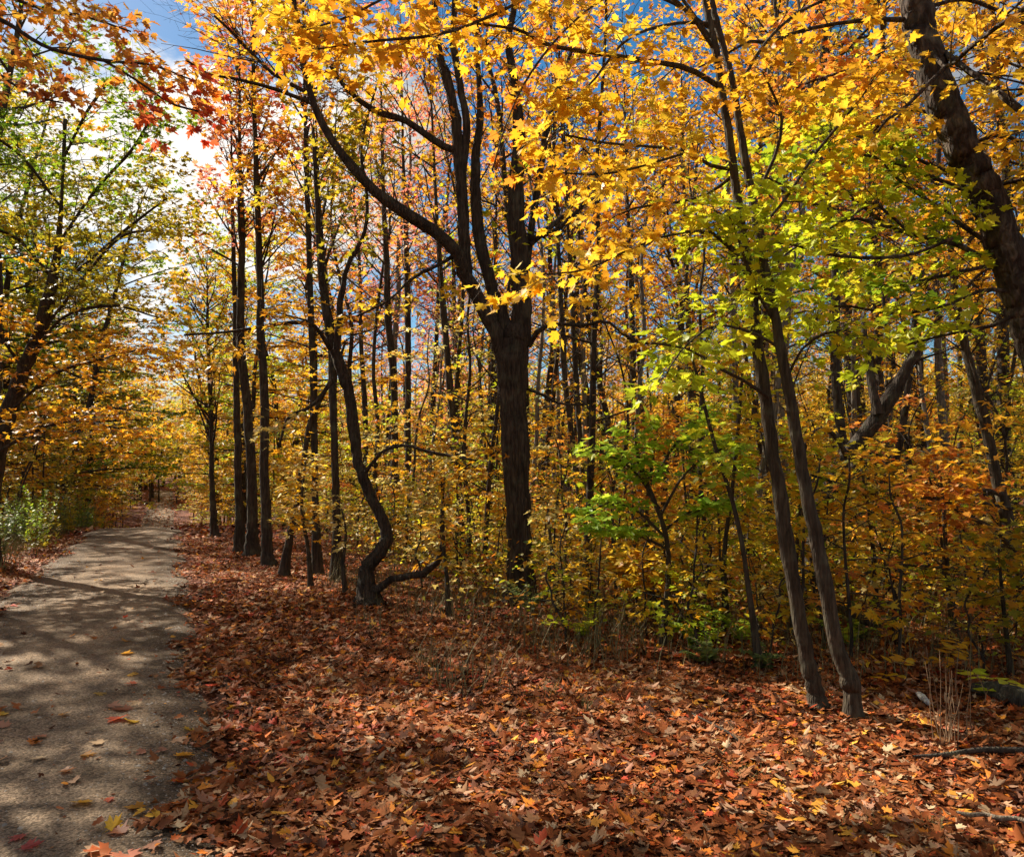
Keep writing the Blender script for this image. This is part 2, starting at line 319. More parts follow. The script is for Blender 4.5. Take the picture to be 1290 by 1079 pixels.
def plain_mat(name, cols, scale=8, rough=.8):
    m, N, L, out = mat(name); tc = N.new("ShaderNodeTexCoord"); oi = N.new("ShaderNodeNewGeometry")
    n = N.new("ShaderNodeTexNoise"); n.inputs['Scale'].default_value = scale; n.inputs['Detail'].default_value = 4; L.new(tc.outputs['Object'], n.inputs[0])
    ad = N.new("ShaderNodeMath"); ad.operation = 'MULTIPLY_ADD'; ad.inputs[1].default_value = .6; L.new(oi.outputs['Random Per Island'], ad.inputs[0])
    s = N.new("ShaderNodeMath"); s.operation = 'MULTIPLY'; s.inputs[1].default_value = .45; L.new(n.outputs[0], s.inputs[0]); L.new(s.outputs[0], ad.inputs[2])
    r = ramp(N, cols); L.new(ad.outputs[0], r.inputs[0])
    p = N.new("ShaderNodeBsdfPrincipled"); p.inputs['Roughness'].default_value = rough; L.new(r.outputs[0], p.inputs['Base Color']); L.new(p.outputs[0], out.inputs[0])
    return m
GROUND = ground_mat(); ROAD = road_mat()
PEBBLE = plain_mat('pebble_stone', [(.10, .085, .07), (.22, .19, .16), (.36, .32, .27)], 40)
GRASS_M = plain_mat('dry_green_grass', [(.09, .11, .03), (.17, .17, .05), (.30, .24, .10)], 5)
WEED_M = plain_mat('dry_weed_stem', [(.08, .06, .03), (.15, .13, .05), (.26, .21, .09)], 5)

# ------------------------------------------------------------------ ground and road
def axis(parts):
    a = []
    for lo, hi, st in parts: a.append(np.arange(lo, hi, st))
    return np.concatenate(a + [[parts[-1][1]]])
def grid_mesh(name, xs, ys, zf, m, xy=None):
    X, Y = np.meshgrid(xs, ys)
    if xy: X, Y = xy(X, Y)
    Z = zf(X, Y); V = np.stack([X, Y, Z], -1).reshape(-1, 3); w = len(xs); h = len(ys)
    i = np.arange(h - 1)[:, None] * w + np.arange(w - 1)[None]
    q = np.stack([i, i + 1, i + w + 1, i + w], -1).reshape(-1)
    return new_mesh(name, V, q, np.full(len(q) // 4, 4), None, [m], None, True)
xs = axis([(-320, -60, 12), (-60, -16, 1.2), (-16, 12, .2), (12, 60, 1.2), (60, 320, 12)])
ys = axis([(-60, -4, 3), (-4, 16, .2), (16, 60, .7), (60, 140, 2.5), (140, 420, 14)])
def gz(X, Y):
    l = across(X, Y); inroad = sstep(-.35, -.05, np.minimum(ROAD_R - l, l - ROAD_L))
    return H(X, Y) - .035 * inroad
tag(link('ground', grid_mesh('ground', xs, ys, gz, GROUND)), 'forest floor of brown soil buried in fallen maple leaves', kind='structure')
def road_xy(Lc, S): return Lc * RN[0] + S * RD[0], Lc * RN[1] + S * RD[1]
ls = np.linspace(ROAD_L - .12, ROAD_R + .12, 24); ss = axis([(-12, 0, .6), (0, 24, .12), (24, 110, .6)])
def rz(X, Y):
    l = across(X, Y); c = (l - (ROAD_L + ROAD_R) / 2) / 1.05
    return H(X, Y) + .012 - .045 * np.clip(np.abs(c) - .95, 0, 1) * 6 + .012 * (1 - c * c) + .008 * np.sin(6 * X) * np.sin(2.3 * Y)
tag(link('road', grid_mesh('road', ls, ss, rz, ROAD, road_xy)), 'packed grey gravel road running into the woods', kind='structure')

def pts_on(n, lo, hi, s0, s1, bias=1.0):
    s = s0 + (s1 - s0) * rng.random(n) ** bias; l = rng.uniform(lo, hi, n)
    return l * RN[0] + s * RD[0], l * RN[1] + s * RD[1], l, s
def in_view(x, y, m=40):
    px = 645 + F * x / np.maximum(y, .1); return (y > 1.5) & (px > -m) & (px < 1290 + m)

# pebbles loose on the gravel
def pebbles():
    x, y, l, s = pts_on(26000, ROAD_L, ROAD_R + .1, 2.2, 16, 1.5)
    edge = np.minimum(ROAD_R + .1 - l, l - ROAD_L); k = rng.random(len(x)) < np.clip(1.2 - edge * 1.6, .16, 1)
    x, y = x[k], y[k]; n = len(x)
    base = np.array([(1, 0, 0), (-.9, .1, 0), (.1, .9, .1), (0, -1, 0), (.1, 0, .7), (0, .1, -.6)])
    fc = np.array([(0, 2, 4), (2, 1, 4), (1, 3, 4), (3, 0, 4)])
    sz = rng.uniform(.003, .008, n) * (1 + (rng.random(n) < .06) * 1.3); a = rng.uniform(0, 6.28, n)
    bs = base[None] * rng.uniform(.6, 1.2, (n, 6, 1)); c, s_ = np.cos(a)[:, None], np.sin(a)[:, None]
    co = np.stack([bs[..., 0] * c - bs[..., 1] * s_, bs[..., 0] * s_ + bs[..., 1] * c, bs[..., 2]], -1) * sz[:, None, None]
    co += np.stack([x, y, rz(x, y)], -1)[:, None]
    LI = ((np.arange(n) * 6)[:, None, None] + fc[None]).ravel()
    tag(link('gravel', new_mesh('gravel', co.reshape(-1, 3), LI, np.full(n * 4, 3), None, [PEBBLE])), 'loose pebbles scattered on the gravel road', kind='stuff')
pebbles()

def litter(name, x, y, kind, size, lift, label, hot=.09, pink=.10, tilt=.27):
    n = len(x); z = np.where((across(x, y) > ROAD_L) & (across(x, y) < ROAD_R), rz(x, y), H(x, y)) + rng.uniform(.004, lift, n)
    a = rng.uniform(0, 2 * math.pi, n)
    D = np.stack([np.cos(a), np.sin(a), rng.normal(0, tilt * .6, n)], -1)
    Nn = np.stack([rng.normal(0, tilt, n), rng.normal(0, tilt, n), np.ones(n)], -1)
    u = rng.random(n); mi = np.where(u < hot, 1, np.where(u < hot + pink, 2, 0))
    me = leaves_mesh(name, np.stack([x, y, z], -1), D, Nn, rng.uniform(*size, n), kind, [LITTER, LITTER_HOT, LITTER_PINK], mi, (-.3, .45), (-.5, .5))
    tag(link(name, me), label, kind='stuff')
def litter_density(l, s):
    wob = .12 * np.sin(s * 1.9) + .10 * np.sin(s * 4.7 + 1) + .06 * np.sin(s * 11)
    right = sstep(-.10, .32, l - ROAD_R + wob); left = sstep(-.12, .3, ROAD_L - l + wob)
    return np.maximum(right, left) + .0035
def scatter(n, lo, hi, s0, s1, bias):
    x, y, l, s = pts_on(n, lo, hi, s0, s1, bias)
    k = (rng.random(n) < litter_density(l, s)) & in_view(x, y, 120)
    return x[k], y[k]
x, y = scatter(290000, -2.6, 9.5, -.5, 9.5, 1.0); k = (y > 2.4) & (y < 8.2); x, y = x[k], y[k]; k = rng.random(len(x)) < .74
litter('leaf_litter', x[k], y[k], 'maple', (.03, .078), .035, 'deep carpet of fallen brown maple leaves beside the road', .13, .09)
litter('leaf_litter', x[~k], y[~k], 'oval', (.025, .07), .04, 'narrow and broken brown leaves mixed through the carpet beside the road', .10, .12, .3)
x, y = scatter(290000, -6, 16, 3, 22, 1.0); k = (y >= 8.2) & (y < 19); litter('leaf_litter', x[k], y[k], 'star', (.045, .085), .04, 'fallen leaves covering the verge further along the road', .14, .1)
x, y = scatter(110000, -9, 26, 12, 64, 1.3); k = (y >= 19); litter('leaf_litter', x[k], y[k], 'kite', (.09, .16), .05, 'fallen leaves on the floor deep in the wood', .16, .1, .3)
x, y, l, s = pts_on(9000, ROAD_L - .1, ROAD_R + .15, 2, 20, 1.2); e_ = np.minimum(ROAD_R + .15 - l, l - ROAD_L + .1); k = rng.random(len(x)) < np.exp(-e_ / .16) + .03
litter('leaf_litter', x[k], y[k], 'star', (.012, .035), .006, 'crushed leaf crumbs and chaff along the edges of the gravel', .1, .15, .3)
x, y, l, s = pts_on(1600, ROAD_L - .5, ROAD_R + .5, 42, 100, 1.0); litter('leaf_litter', x, y, 'kite', (.12, .2), .03, 'rusty leaves covering the far end of the road', .15, .1, .3)

# ------------------------------------------------------------------ plants: skeletons, twigs and leaves
class Plant:
    def __init__(s, seed, leaf='star', size=(.07, .11), pitch=.085, layered=.45, droop=.25):
        s.r = np.random.default_rng(seed); s.tubes = []; s.lp = []; s.ld = []; s.ln = []; s.ls = []; s.lm = []
        s.leaf = leaf; s.size = size; s.pitch = pitch; s.layered = layered; s.droop = droop
    def poly(s, p, d, L, n=4, bend=.25, up=0.):
        r = s.r; pts = [p]; d = nrm(d)
        for i in range(n - 1):
            d = nrm(d + r.normal(0, bend, 3) * (.6, .6, .4) + np.array((0, 0, up)))
            pts.append(pts[-1] + d * L / (n - 1))
        return np.array(pts)
    def leaves_on(s, line, mi, dens=1.):
        if dens <= 0: return
        r = s.r; seg = np.diff(line, axis=0); L = np.linalg.norm(seg, axis=1); T = L.sum()
        n = max(1, int(round(T / s.pitch * dens * 2 + r.random() - .5)))
        t = r.uniform(.15, 1, n) ** .8 * (len(line) - 1); i = np.minimum(t.astype(int), len(line) - 2); u = (t - i)[:, None]
        p = line[i] + seg[i] * u; tg = nrm(seg[i])
        side = nrm(np.cross(tg, (0, 0, 1.))) * np.where(np.arange(n) % 2, 1, -1)[:, None]
        d = tg * r.uniform(.2, 1, (n, 1)) + side * r.uniform(.3, 1.1, (n, 1)) + r.normal(0, .25, (n, 3)); d[:, 2] = d[:, 2] * .5 - s.droop * r.uniform(0, 2, n)
        nn = np.stack([r.normal(0, s.layered, n), r.normal(0, s.layered, n), np.ones(n)], -1)
        sz = r.uniform(*s.size, n); d = nrm(d)
        s.lp.append(p + d * sz[:, None] * .35); s.ld.append(d); s.ln.append(nn); s.ls.append(sz); s.lm.append(np.full(n, mi))
    def ramify(s, line, rad, lens, nums, mi=0, lo=.2, hi=1., dens=1., up=.02, flat=.5, ang=(.5, 1.1), wood=True, lvl=0):
        r = s.r; seg = np.diff(line, axis=0); m = len(line) - 1; last = lvl == len(lens) - 1
        n = max(1, int(nums[lvl] * r.uniform(.8, 1.2)))
        for k in range(n):
            f = lo + (hi - lo) * (k + r.random()) / n; t = min(f * m, m - 1e-4); i = int(t)
            p = line[i] + seg[i] * (t - i); tg = nrm(seg[i])
            if lvl == 0 and not flat: a = r.uniform(0, 2 * math.pi)
            side = np.cross(tg, (0, 0, 1.)); side = side / (np.linalg.norm(side) + 1e-6) * (1 if (k % 2) else -1)
            upv = np.cross(side, tg); an = r.uniform(*ang)
            rot = r.normal(0, (1 - flat) * 1.6); sd = side * math.cos(rot) + upv * math.sin(rot)
            d = tg * math.cos(an) + sd * math.sin(an) + np.array((0, 0, up))
            L = lens[lvl] * r.uniform(.55, 1.15) * (1 - .45 * f)
            q = s.poly(p, d, L, 4 if L < 1.2 else 6, .16, up * .6)
            r0 = max(.0016, rad * (1 - .6 * f) * .5) if lvl < 3 else .0016
            r0 = min(r0, .004 + L * .012)
            if wood: s.tubes.append((q, np.linspace(r0, max(r0 * .25, .0012), len(q)), 4 if r0 > .006 else 3))
            if last: s.leaves_on(q, mi, dens)
            else:
                s.ramify(q, r0, lens, nums, mi, .15, 1., dens, up, flat, ang, wood, lvl + 1)
                if dens > 0: s.leaves_on(q[-2:], mi, dens * .7)
    def leaf_arrays(s): return np.vstack(s.lp), np.vstack(s.ld), np.vstack(s.ln), np.concatenate(s.ls), np.concatenate(s.lm)
    def crown(s, name, mats, parent, loc=None):
        if not s.lp: return None
        p, d, n, z, m = s.leaf_arrays()
        return link(name, leaves_mesh(name, p, d, n, z, s.leaf, mats, m, r=s.r), parent, loc)

def empty(name, loc, label=None, cat=None, group=None):
    o = bpy.data.objects.new(name, None); COL.objects.link(o); o.location = tuple(loc); o.empty_display_size = .2
    return tag(o, label, cat, group)

def trace(pts, Y, dy=None):
    """pts: list of (px,py,width px); Y depth in metres at the first point, dy at the last"""
    n = len(pts); Ys = np.linspace(Y, Y if dy is None else dy, n)
    return np.array([P(p[0], p[1], yy) for p, yy in zip(pts, Ys)]), np.array([p[2] * yy / F / 2 for p, yy in zip(pts, Ys)])

class Tree:
    """a tree whose trunk and limbs follow points traced from the photograph at one true distance"""
    def __init__(s, name, label, cat, trunk, Y, Ytop=None, bark=BARK, seed=1, leaf='star', size=(.07, .11), pitch=.09, sides=12, rough=.05, group=None, extend=None, **kw):
        pts, rad = trace(trunk, Y, Ytop)
        g = float(H(pts[0][0], pts[0][1])); pts[0][2] = min(pts[0][2], g - .04)
        if extend:                                  # the trunk goes on above the frame
            d = nrm(pts[-1] - pts[-3]); d = nrm(d + np.array((0, 0, .5)))
            pts = np.vstack([pts, pts[-1] + d * extend * .5, pts[-1] + d * extend]); rad = np.append(rad, [rad[-1] * .6, rad[-1] * .2])
        s.jr = np.random.default_rng(seed + 999); s.base = np.array((pts[0][0], pts[0][1], g)); s.root = empty(name, s.base, label, cat, group); s.bark = bark
        s.p = Plant(seed, leaf, size, pitch, **kw); s.mats = []; s.rough = rough
        q, r = spline(pts, rad, step=.07 if sides > 14 else .15)
        s.jig(q, r)
        flare = 1 + .8 * np.exp(-np.arange(len(q)) / (len(q) * .03 + 1) * 1.2)
        s.line = q; s.rad = r; s.trunk_pts = pts
        link('trunk', tubes_mesh('trunk', [(q - s.base, r * flare, sides)], bark, True, rough), s.root)
    def jig(s, q, r):                               # small kinks and swellings of real wood
        k = .16 if s.rough > .1 else .07; n = len(q)
        q[2:-1] += s.jr.normal(0, 1, (n - 3, 3)) * np.minimum(r[2:-1, None] * k, .007)
        for _ in range(max(1, n // 9)):
            c = s.jr.integers(2, max(3, n - 1)); w = np.exp(-((np.arange(n) - c) / 1.2) ** 2); w = w if r[c] < .06 else np.exp(-((np.arange(n) - c) / 3.) ** 2) * .3; r *= 1 + w * s.jr.uniform(.04, .2)
    def mi(s, k):
        if LM[k] not in s.mats: s.mats.append(LM[k])
        return s.mats.index(LM[k])
    def limb(s, pts, Y, dy=None, sides=8, part='limb'):
        p, r = trace(pts, Y, dy); q, rr = spline(p, r, step=.12); s.jig(q, rr)
        s.last = link(part, tubes_mesh(part, [(q - s.base, rr, sides)], s.bark, True, s.rough), s.root)
        return q, rr
    def bough(s, pts, Y, dy, pal, lens=(.9, .4), nums=(12, 5), **kw):
        q, rr = s.limb(pts, Y, dy, 6); n0 = len(s.p.tubes)
        s.spray(q, float(rr.mean()), pal, lens, nums, **kw); tw = s.p.tubes[n0:]; del s.p.tubes[n0:]
        if tw: link('twigs', tubes_mesh('twigs', [(t[0] - s.base, t[1], t[2]) for t in tw], TWIG, True), s.last)
        return q
    def spray(s, q, rad, pal, lens, nums, **kw):
        s.p.ramify(q, rad, lens, nums, s.mi(pal), **kw)
    def done(s):
        if s.p.tubes:
            link('branches', tubes_mesh('branches', [(t[0] - s.base, t[1], t[2]) for t in s.p.tubes], TWIG, True), s.root)
        if s.p.lp:
            s.p.lp = [a - s.base for a in s.p.lp]; s.p.crown('crown', s.mats, s.root)
        return s.root
exec_later = []

# ---- the great forked maple in the middle
A = Tree('maple_tree', 'great dark maple splitting into several thick stems in the middle of the view', 'tree',
         [(657, 764, 48), (656, 738, 36), (654, 680, 31), (651, 600, 30), (647, 520, 32), (645, 455, 37), (648, 428, 36), (653, 405, 26)], 10, bark=BARK, seed=11, size=(.08, .12), pitch=.11, sides=28, rough=.05)
def alimb(*pts, Y=10, dy=10, sides=12): return A.limb(list(pts), Y, dy, sides)
l1 = alimb((640, 470, 24), (626, 424, 19), (604, 380, 17), (585, 345, 17), (575, 318, 16), (545, 290, 15), (510, 268, 14), (470, 238, 13), (435, 200, 11), (405, 155, 9), (386, 100, 8), (378, 50, 8), (370, 0, 7), (362, -60, 5), dy=9.2)
l1b = alimb((583, 322, 9), (555, 298, 8), (520, 279, 6), (480, 252, 5), (462, 235, 4), (455, 200, 3), dy=10.4, sides=6)
l1c = alimb((586, 345, 17), (584, 300, 15), (582, 250, 14), (578, 200, 14), (574, 150, 13), (564, 100, 12), (554, 70, 10), (547, 10, 8), (545, -60, 6))
l1d = alimb((578, 190, 9), (560, 185, 9), (540, 172, 9), (510, 152, 8), (470, 138, 7), (435, 110, 6), (410, 70, 5), (395, 30, 4), dy=9.6)
l1e = alimb((583, 215, 10), (588, 160, 10), (580, 110, 9), (572, 60, 9), (573, 0, 7), (576, -50, 5))
l2 = alimb((645, 450, 22), (632, 395, 15), (618, 358, 15), (606, 310, 16), (599, 250, 14), (600, 190, 11), (605, 140, 8), (600, 60, 6), (598, -20, 5), dy=10.3)
l3 = alimb((655, 435, 28), (657, 390, 25), (657, 350, 23), (651, 290, 22), (650, 240, 20), (654, 190, 16), (652, 140, 13), (645, 90, 11), (640, 50, 9), (648, 5, 8), (650, -60, 6), dy=9.8)
l3b = alimb((660, 360, 12), (668, 300, 9), (680, 220, 9), (690, 155, 8), (705, 110, 6), (718, 70, 5), (730, 20, 4), dy=10.3)
l3c = alimb((668, 308, 7), (700, 280, 6), (727, 252, 5), (745, 232, 4), (762, 216, 4), dy=10.6, sides=6)
l3d = alimb((671, 300, 7), (700, 290, 6), (725, 268, 5), (750, 240, 5), (767, 215, 4), (790, 190, 3), dy=9.6, sides=6)
l3e = alimb((666, 436, 7), (680, 415, 6), (705, 408, 5), (735, 410, 5), (765, 405, 4), (800, 430, 4), (845, 433, 4), (866, 444, 3), dy=9.2, sides=6)
l3f = alimb((665, 490, 4), (685, 498, 4), (705, 508, 3), (735, 510, 3), dy=9.4, sides=5)
l2b = alimb((575, 318, 7), (560, 330, 5), (520, 350, 4), (490, 378, 3), (450, 398, 3), dy=9.2, sides=5)
alimb((398, 132, 6), (345, 112, 5), (300, 100, 4), (262, 93, 3), (235, 76, 3), dy=8.6, sides=5)
ltop = alimb((390, 118, 6), (350, 97, 5), (322, 72, 4), (300, 48, 4), (270, 20, 3), dy=9.6, sides=5)
for (l, pals, n0, lo) in ((l1, 'gold', 15, .45), (l1d, 'gold', 12, .35), (l1c, 'gold', 10, .5), (l1e, 'amber', 8, .4), (l2, 'orange', 11, .45), (l3, 'amber', 14, .5), (l3b, 'orange', 10, .5), (l1b, 'olive', 7, .4), (ltop, 'orange', 10, .1), (l3d, 'gold', 4, .5)):
    A.spray(l[0], .03, pals, (1.3, .6, .3), (n0, 3, 3), lo=lo, dens=.42, flat=.35, up=.05)
A.spray(l3e[0], .02, 'gold', (.6, .3), (9, 4), lo=.3, dens=.8); A.spray(l2b[0], .02, 'gold', (.7, .3), (10, 4), lo=.1, dens=.8)
A.spray(l3[0], .02, 'lime', (.5, .25), (6, 3), lo=.1, hi=.4, dens=.6)
A.p.ramify(A.line, .03, (1.0, .5, .25), (9, 3, 3), dens=0, lo=.45, flat=.2)
for l in (l1, l1b, l1c, l1d, l2, l3, l3b, l3c, l3d, ltop): A.p.ramify(l[0], .02, (1.5, .7, .3), (9, 4, 3), dens=0, lo=.25, flat=.3, up=.06)
A.done()

# ---- the crooked tree with a low limb, left of the maple
B = Tree('crooked_tree', 'crooked dark tree with an S-bent trunk and a low limb curling off its base', 'tree',
         [(463, 762, 30), (463, 745, 24), (461, 718, 17), (472, 702, 16), (486, 682, 15), (486, 664, 14), (476, 640, 13), (462, 612, 13), (451, 580, 12), (446, 545, 13), (440, 500, 13), (430, 465, 13), (418, 430, 12), (412, 395, 11), (405, 350, 8), (402, 310, 7), (399, 250, 6), (394, 160, 4)], 10, 10.4, bark=BARK, seed=12, size=(.07, .1), sides=18, rough=.13)
lo_ = B.limb([(466, 745, 12), (480, 738, 10), (500, 727, 9), (530, 722, 9), (546, 711, 8), (556, 695, 7), (558, 640, 4), (556, 600, 3)], 10, 9.3)
a1 = B.limb([(424, 440, 10), (427, 400, 8), (430, 370, 7), (440, 330, 6), (459, 292, 5), (462, 240, 4), (455, 200, 4), (462, 150, 3), (480, 90, 2)], 10, 9.7)
a2 = B.limb([(416, 440, 6), (396, 410, 5), (365, 407, 5), (330, 412, 4), (285, 418, 3), (232, 422, 3)], 10, 8.8)
a3 = B.limb([(461, 594, 5), (480, 570, 4), (508, 561, 4), (545, 570, 4), (600, 580, 3)], 10, 9.4)
a4 = B.limb([(418, 480, 6), (392, 512, 5), (364, 525, 4), (352, 560, 3)], 10, 9.7)
for q, pal, n in ((lo_, 'pale', 5), (a1, 'olive', 16), (a2, 'amber', 12), (a3, 'amber', 10), (a4, 'pale', 6)):
    B.spray(q[0], .015, pal, (.8, .35), (n, 4), lo=.25, dens=.5, flat=.35)
B.spray(B.line[len(B.line) * 7 // 10:], .02, 'olive', (1.0, .5, .25), (11, 3, 3), lo=.1, dens=.5, flat=.3, up=.05)
B.p.ramify(B.line, .02, (.5, .25), (16, 2), dens=0, lo=.1, flat=.2)
for l in (lo_, a1, a2, a3, a4): B.p.ramify(l[0], .01, (.6, .3), (7, 3), dens=0, lo=.2, flat=.3)
B.done()

# ---- the twin slender trunks at the right
D1 = Tree('slender_tree', 'slim smooth trunk, the straighter of the two leaning together at the right', 'tree',
          [(1031, 888, 21.6), (1027, 868, 18.9), (1015, 820, 18.0), (1000, 740, 17.1), (985, 640, 16.2), (968, 530, 15.3), (955, 440, 14.4), (945, 360, 13.5), (935, 290, 11.7), (925, 220, 10.8), (912, 130, 9.9), (900, 60, 9.9), (890, 5, 9.0), (884, -60, 8.1)], 5.62, 5.8, bark=BARK_S, seed=21, leaf='maple', size=(.052, .092), sides=16, rough=.03, extend=2.5, layered=.6)
D2 = Tree('slender_tree', 'slim smooth trunk with a kinked foot, the right one of the leaning pair', 'tree',
          [(1075, 906, 20.7), (1074, 880, 18.9), (1070, 856, 20.7), (1052, 805, 18.0), (1033, 700, 17.1), (1012, 600, 15.3), (995, 500, 14.4), (978, 410, 11.7), (965, 340, 10.8), (950, 260, 10.8), (935, 180, 9.9), (922, 100, 8.1), (906, 40, 8.1), (898, 5, 7.2), (890, -60, 6.3)], 5.4, 5.5, bark=BARK_S, seed=22, leaf='maple', size=(.052, .092), sides=16, rough=.03, extend=2.2, layered=.6)
G = dict(dens=.64, flat=.6)
D1.bough([(907, 110, 7), (870, 88, 7), (820, 77, 6), (760, 68, 6), (690, 57, 5), (655, 38, 4), (600, 30, 3)], 5.8, 5.3, 'gold', (.75, .35), (16, 5), **G)
D1.bough([(926, 214, 5), (895, 208, 5), (860, 190, 4), (810, 184, 3), (763, 180, 3), (712, 170, 3)], 5.8, 5.2, 'gold', (.7, .33), (14, 5), **G)
D1.bough([(866, 192, 4), (830, 203, 3), (795, 213, 3), (750, 220, 3), (690, 216, 2)], 5.5, 5.0, 'gold', (.6, .3), (11, 5), **G)
D1.bough([(941, 330, 5), (905, 298, 5), (862, 292, 4), (800, 311, 3), (742, 338, 3), (690, 345, 2), (655, 345, 2)], 5.7, 4.8, 'gold', (.6, .3), (15, 5), dens=.7, flat=.7)
D1.bough([(905, 70, 6), (870, 20, 5), (820, -20, 5), (740, -40, 4), (640, 10, 4), (560, 42, 4), (470, 52, 3), (400, 62, 2)], 5.8, 4.6, 'amber', (.6, .3), (24, 5), lo=.3, **G)
D1.bough([(900, 40, 5), (840, 0, 4), (780, -10, 4), (720, 30, 3), (670, 90, 3), (640, 150, 2), (620, 215, 2)], 5.8, 4.9, 'orange', (.45, .25), (7, 4), lo=.3, dens=.6)
D1.bough([(900, 30, 5), (850, 30, 4), (790, 50, 4), (740, 110, 3), (700, 130, 2)], 5.8, 5.1, 'gold', (.6, .3), (12, 5), lo=.2, **G)
D1.bough([(905, 60, 5), (800, -60, 4), (640, -70, 4), (520, -20, 4), (440, 20, 3), (380, 40, 2)], 5.8, 4.6, 'gold', (.6, .3), (20, 5), lo=.35, **G)
D1.bough([(925, 220, 5), (890, 245, 4), (850, 255, 3), (800, 262, 3), (760, 280, 2)], 5.8, 6.2, 'amber', (.7, .33), (12, 5), **G)
D1.bough([(968, 500, 5), (935, 478, 4), (908, 465, 4), (868, 440, 3), (820, 432, 3)], 5.6, 5.1, 'lime', (.35, .2), (6, 3), dens=.3)
D2.bough([(950, 250, 5), (975, 200, 4), (985, 150, 4), (970, 110, 3), (960, 90, 2)], 5.5, 5.2, 'gold', (.55, .3), (14, 5), **G)
D2.bough([(955, 290, 5), (990, 250, 4), (1030, 190, 4), (1080, 130, 3), (1100, 100, 2)], 5.5, 5.6, 'gold', (.7, .35), (15, 5), **G)
D2.bough([(925, 120, 5), (960, 60, 4), (1000, 20, 4), (1060, -10, 3)], 5.5, 5.9, 'amber', (.6, .3), (8, 4), lo=.3, dens=.7)
D2.bough([(968, 350, 5), (940, 330, 4), (905, 300, 4), (885, 280, 3)], 5.5, 5.0, 'lime', (.45, .25), (10, 5), **G)
D2.bough([(978, 410, 4), (950, 360, 4), (930, 300, 3), (915, 265, 2)], 5.5, 4.9, 'lime', (.5, .25), (12, 5), **G)
D2.bough([(990, 480, 4), (1010, 440, 3), (1040, 420, 3), (1075, 415, 2)], 5.5, 5.1, 'lime', (.5, .25), (10, 5), **G)
D2.bough([(985, 440, 4), (950, 420, 4), (900, 410, 3), (860, 440, 2), (840, 470, 2)], 5.5, 4.8, 'lime', (.5, .25), (12, 5), dens=.7)
D1.done(); D2.done()

# ---- the thick leaning trunk at the right edge
E = Tree('leaning_tree', 'thick scaly trunk leaning in from the right edge towards the top', 'tree',
         [(1420, 900, 62), (1400, 800, 54), (1345, 560, 46), (1305, 430, 42), (1290, 385, 41), (1265, 310, 41), (1245, 255, 41), (1220, 205, 41), (1192, 140, 40), (1172, 80, 38), (1158, 30, 37), (1150, -20, 34), (1140, -90, 30)], 5.9, 6.0, bark=BARK_E, seed=31, leaf='maple', size=(.055, .09), sides=28, rough=.035, extend=3, layered=.6)
E.bough([(1148, 25, 7), (1100, 25, 6), (1050, 30, 5), (1000, 42, 5), (965, 54, 5), (945, 52, 4), (915, 68, 3), (880, 85, 2)], 6, 5.6, 'amber', (.5, .3), (9, 4), lo=.3, dens=.35)
E.bough([(1178, 60, 8), (1215, 85, 8), (1255, 115, 10), (1290, 142, 11), (1340, 190, 12)], 6, 4.9, 'gold', (.7, .35), (9, 4), dens=.7)
E.bough([(1165, 50, 5), (1190, 85, 5), (1220, 62, 5), (1255, 35, 6), (1300, 5, 6)], 6, 5.0, 'amber', (.7, .35), (10, 4), **G)
E.bough([(1190, 85, 5), (1160, 115, 5), (1135, 140, 4), (1118, 150, 4), (1105, 167, 3)], 5.6, 5.2, 'gold', (.4, .25), (7, 4), dens=.5)
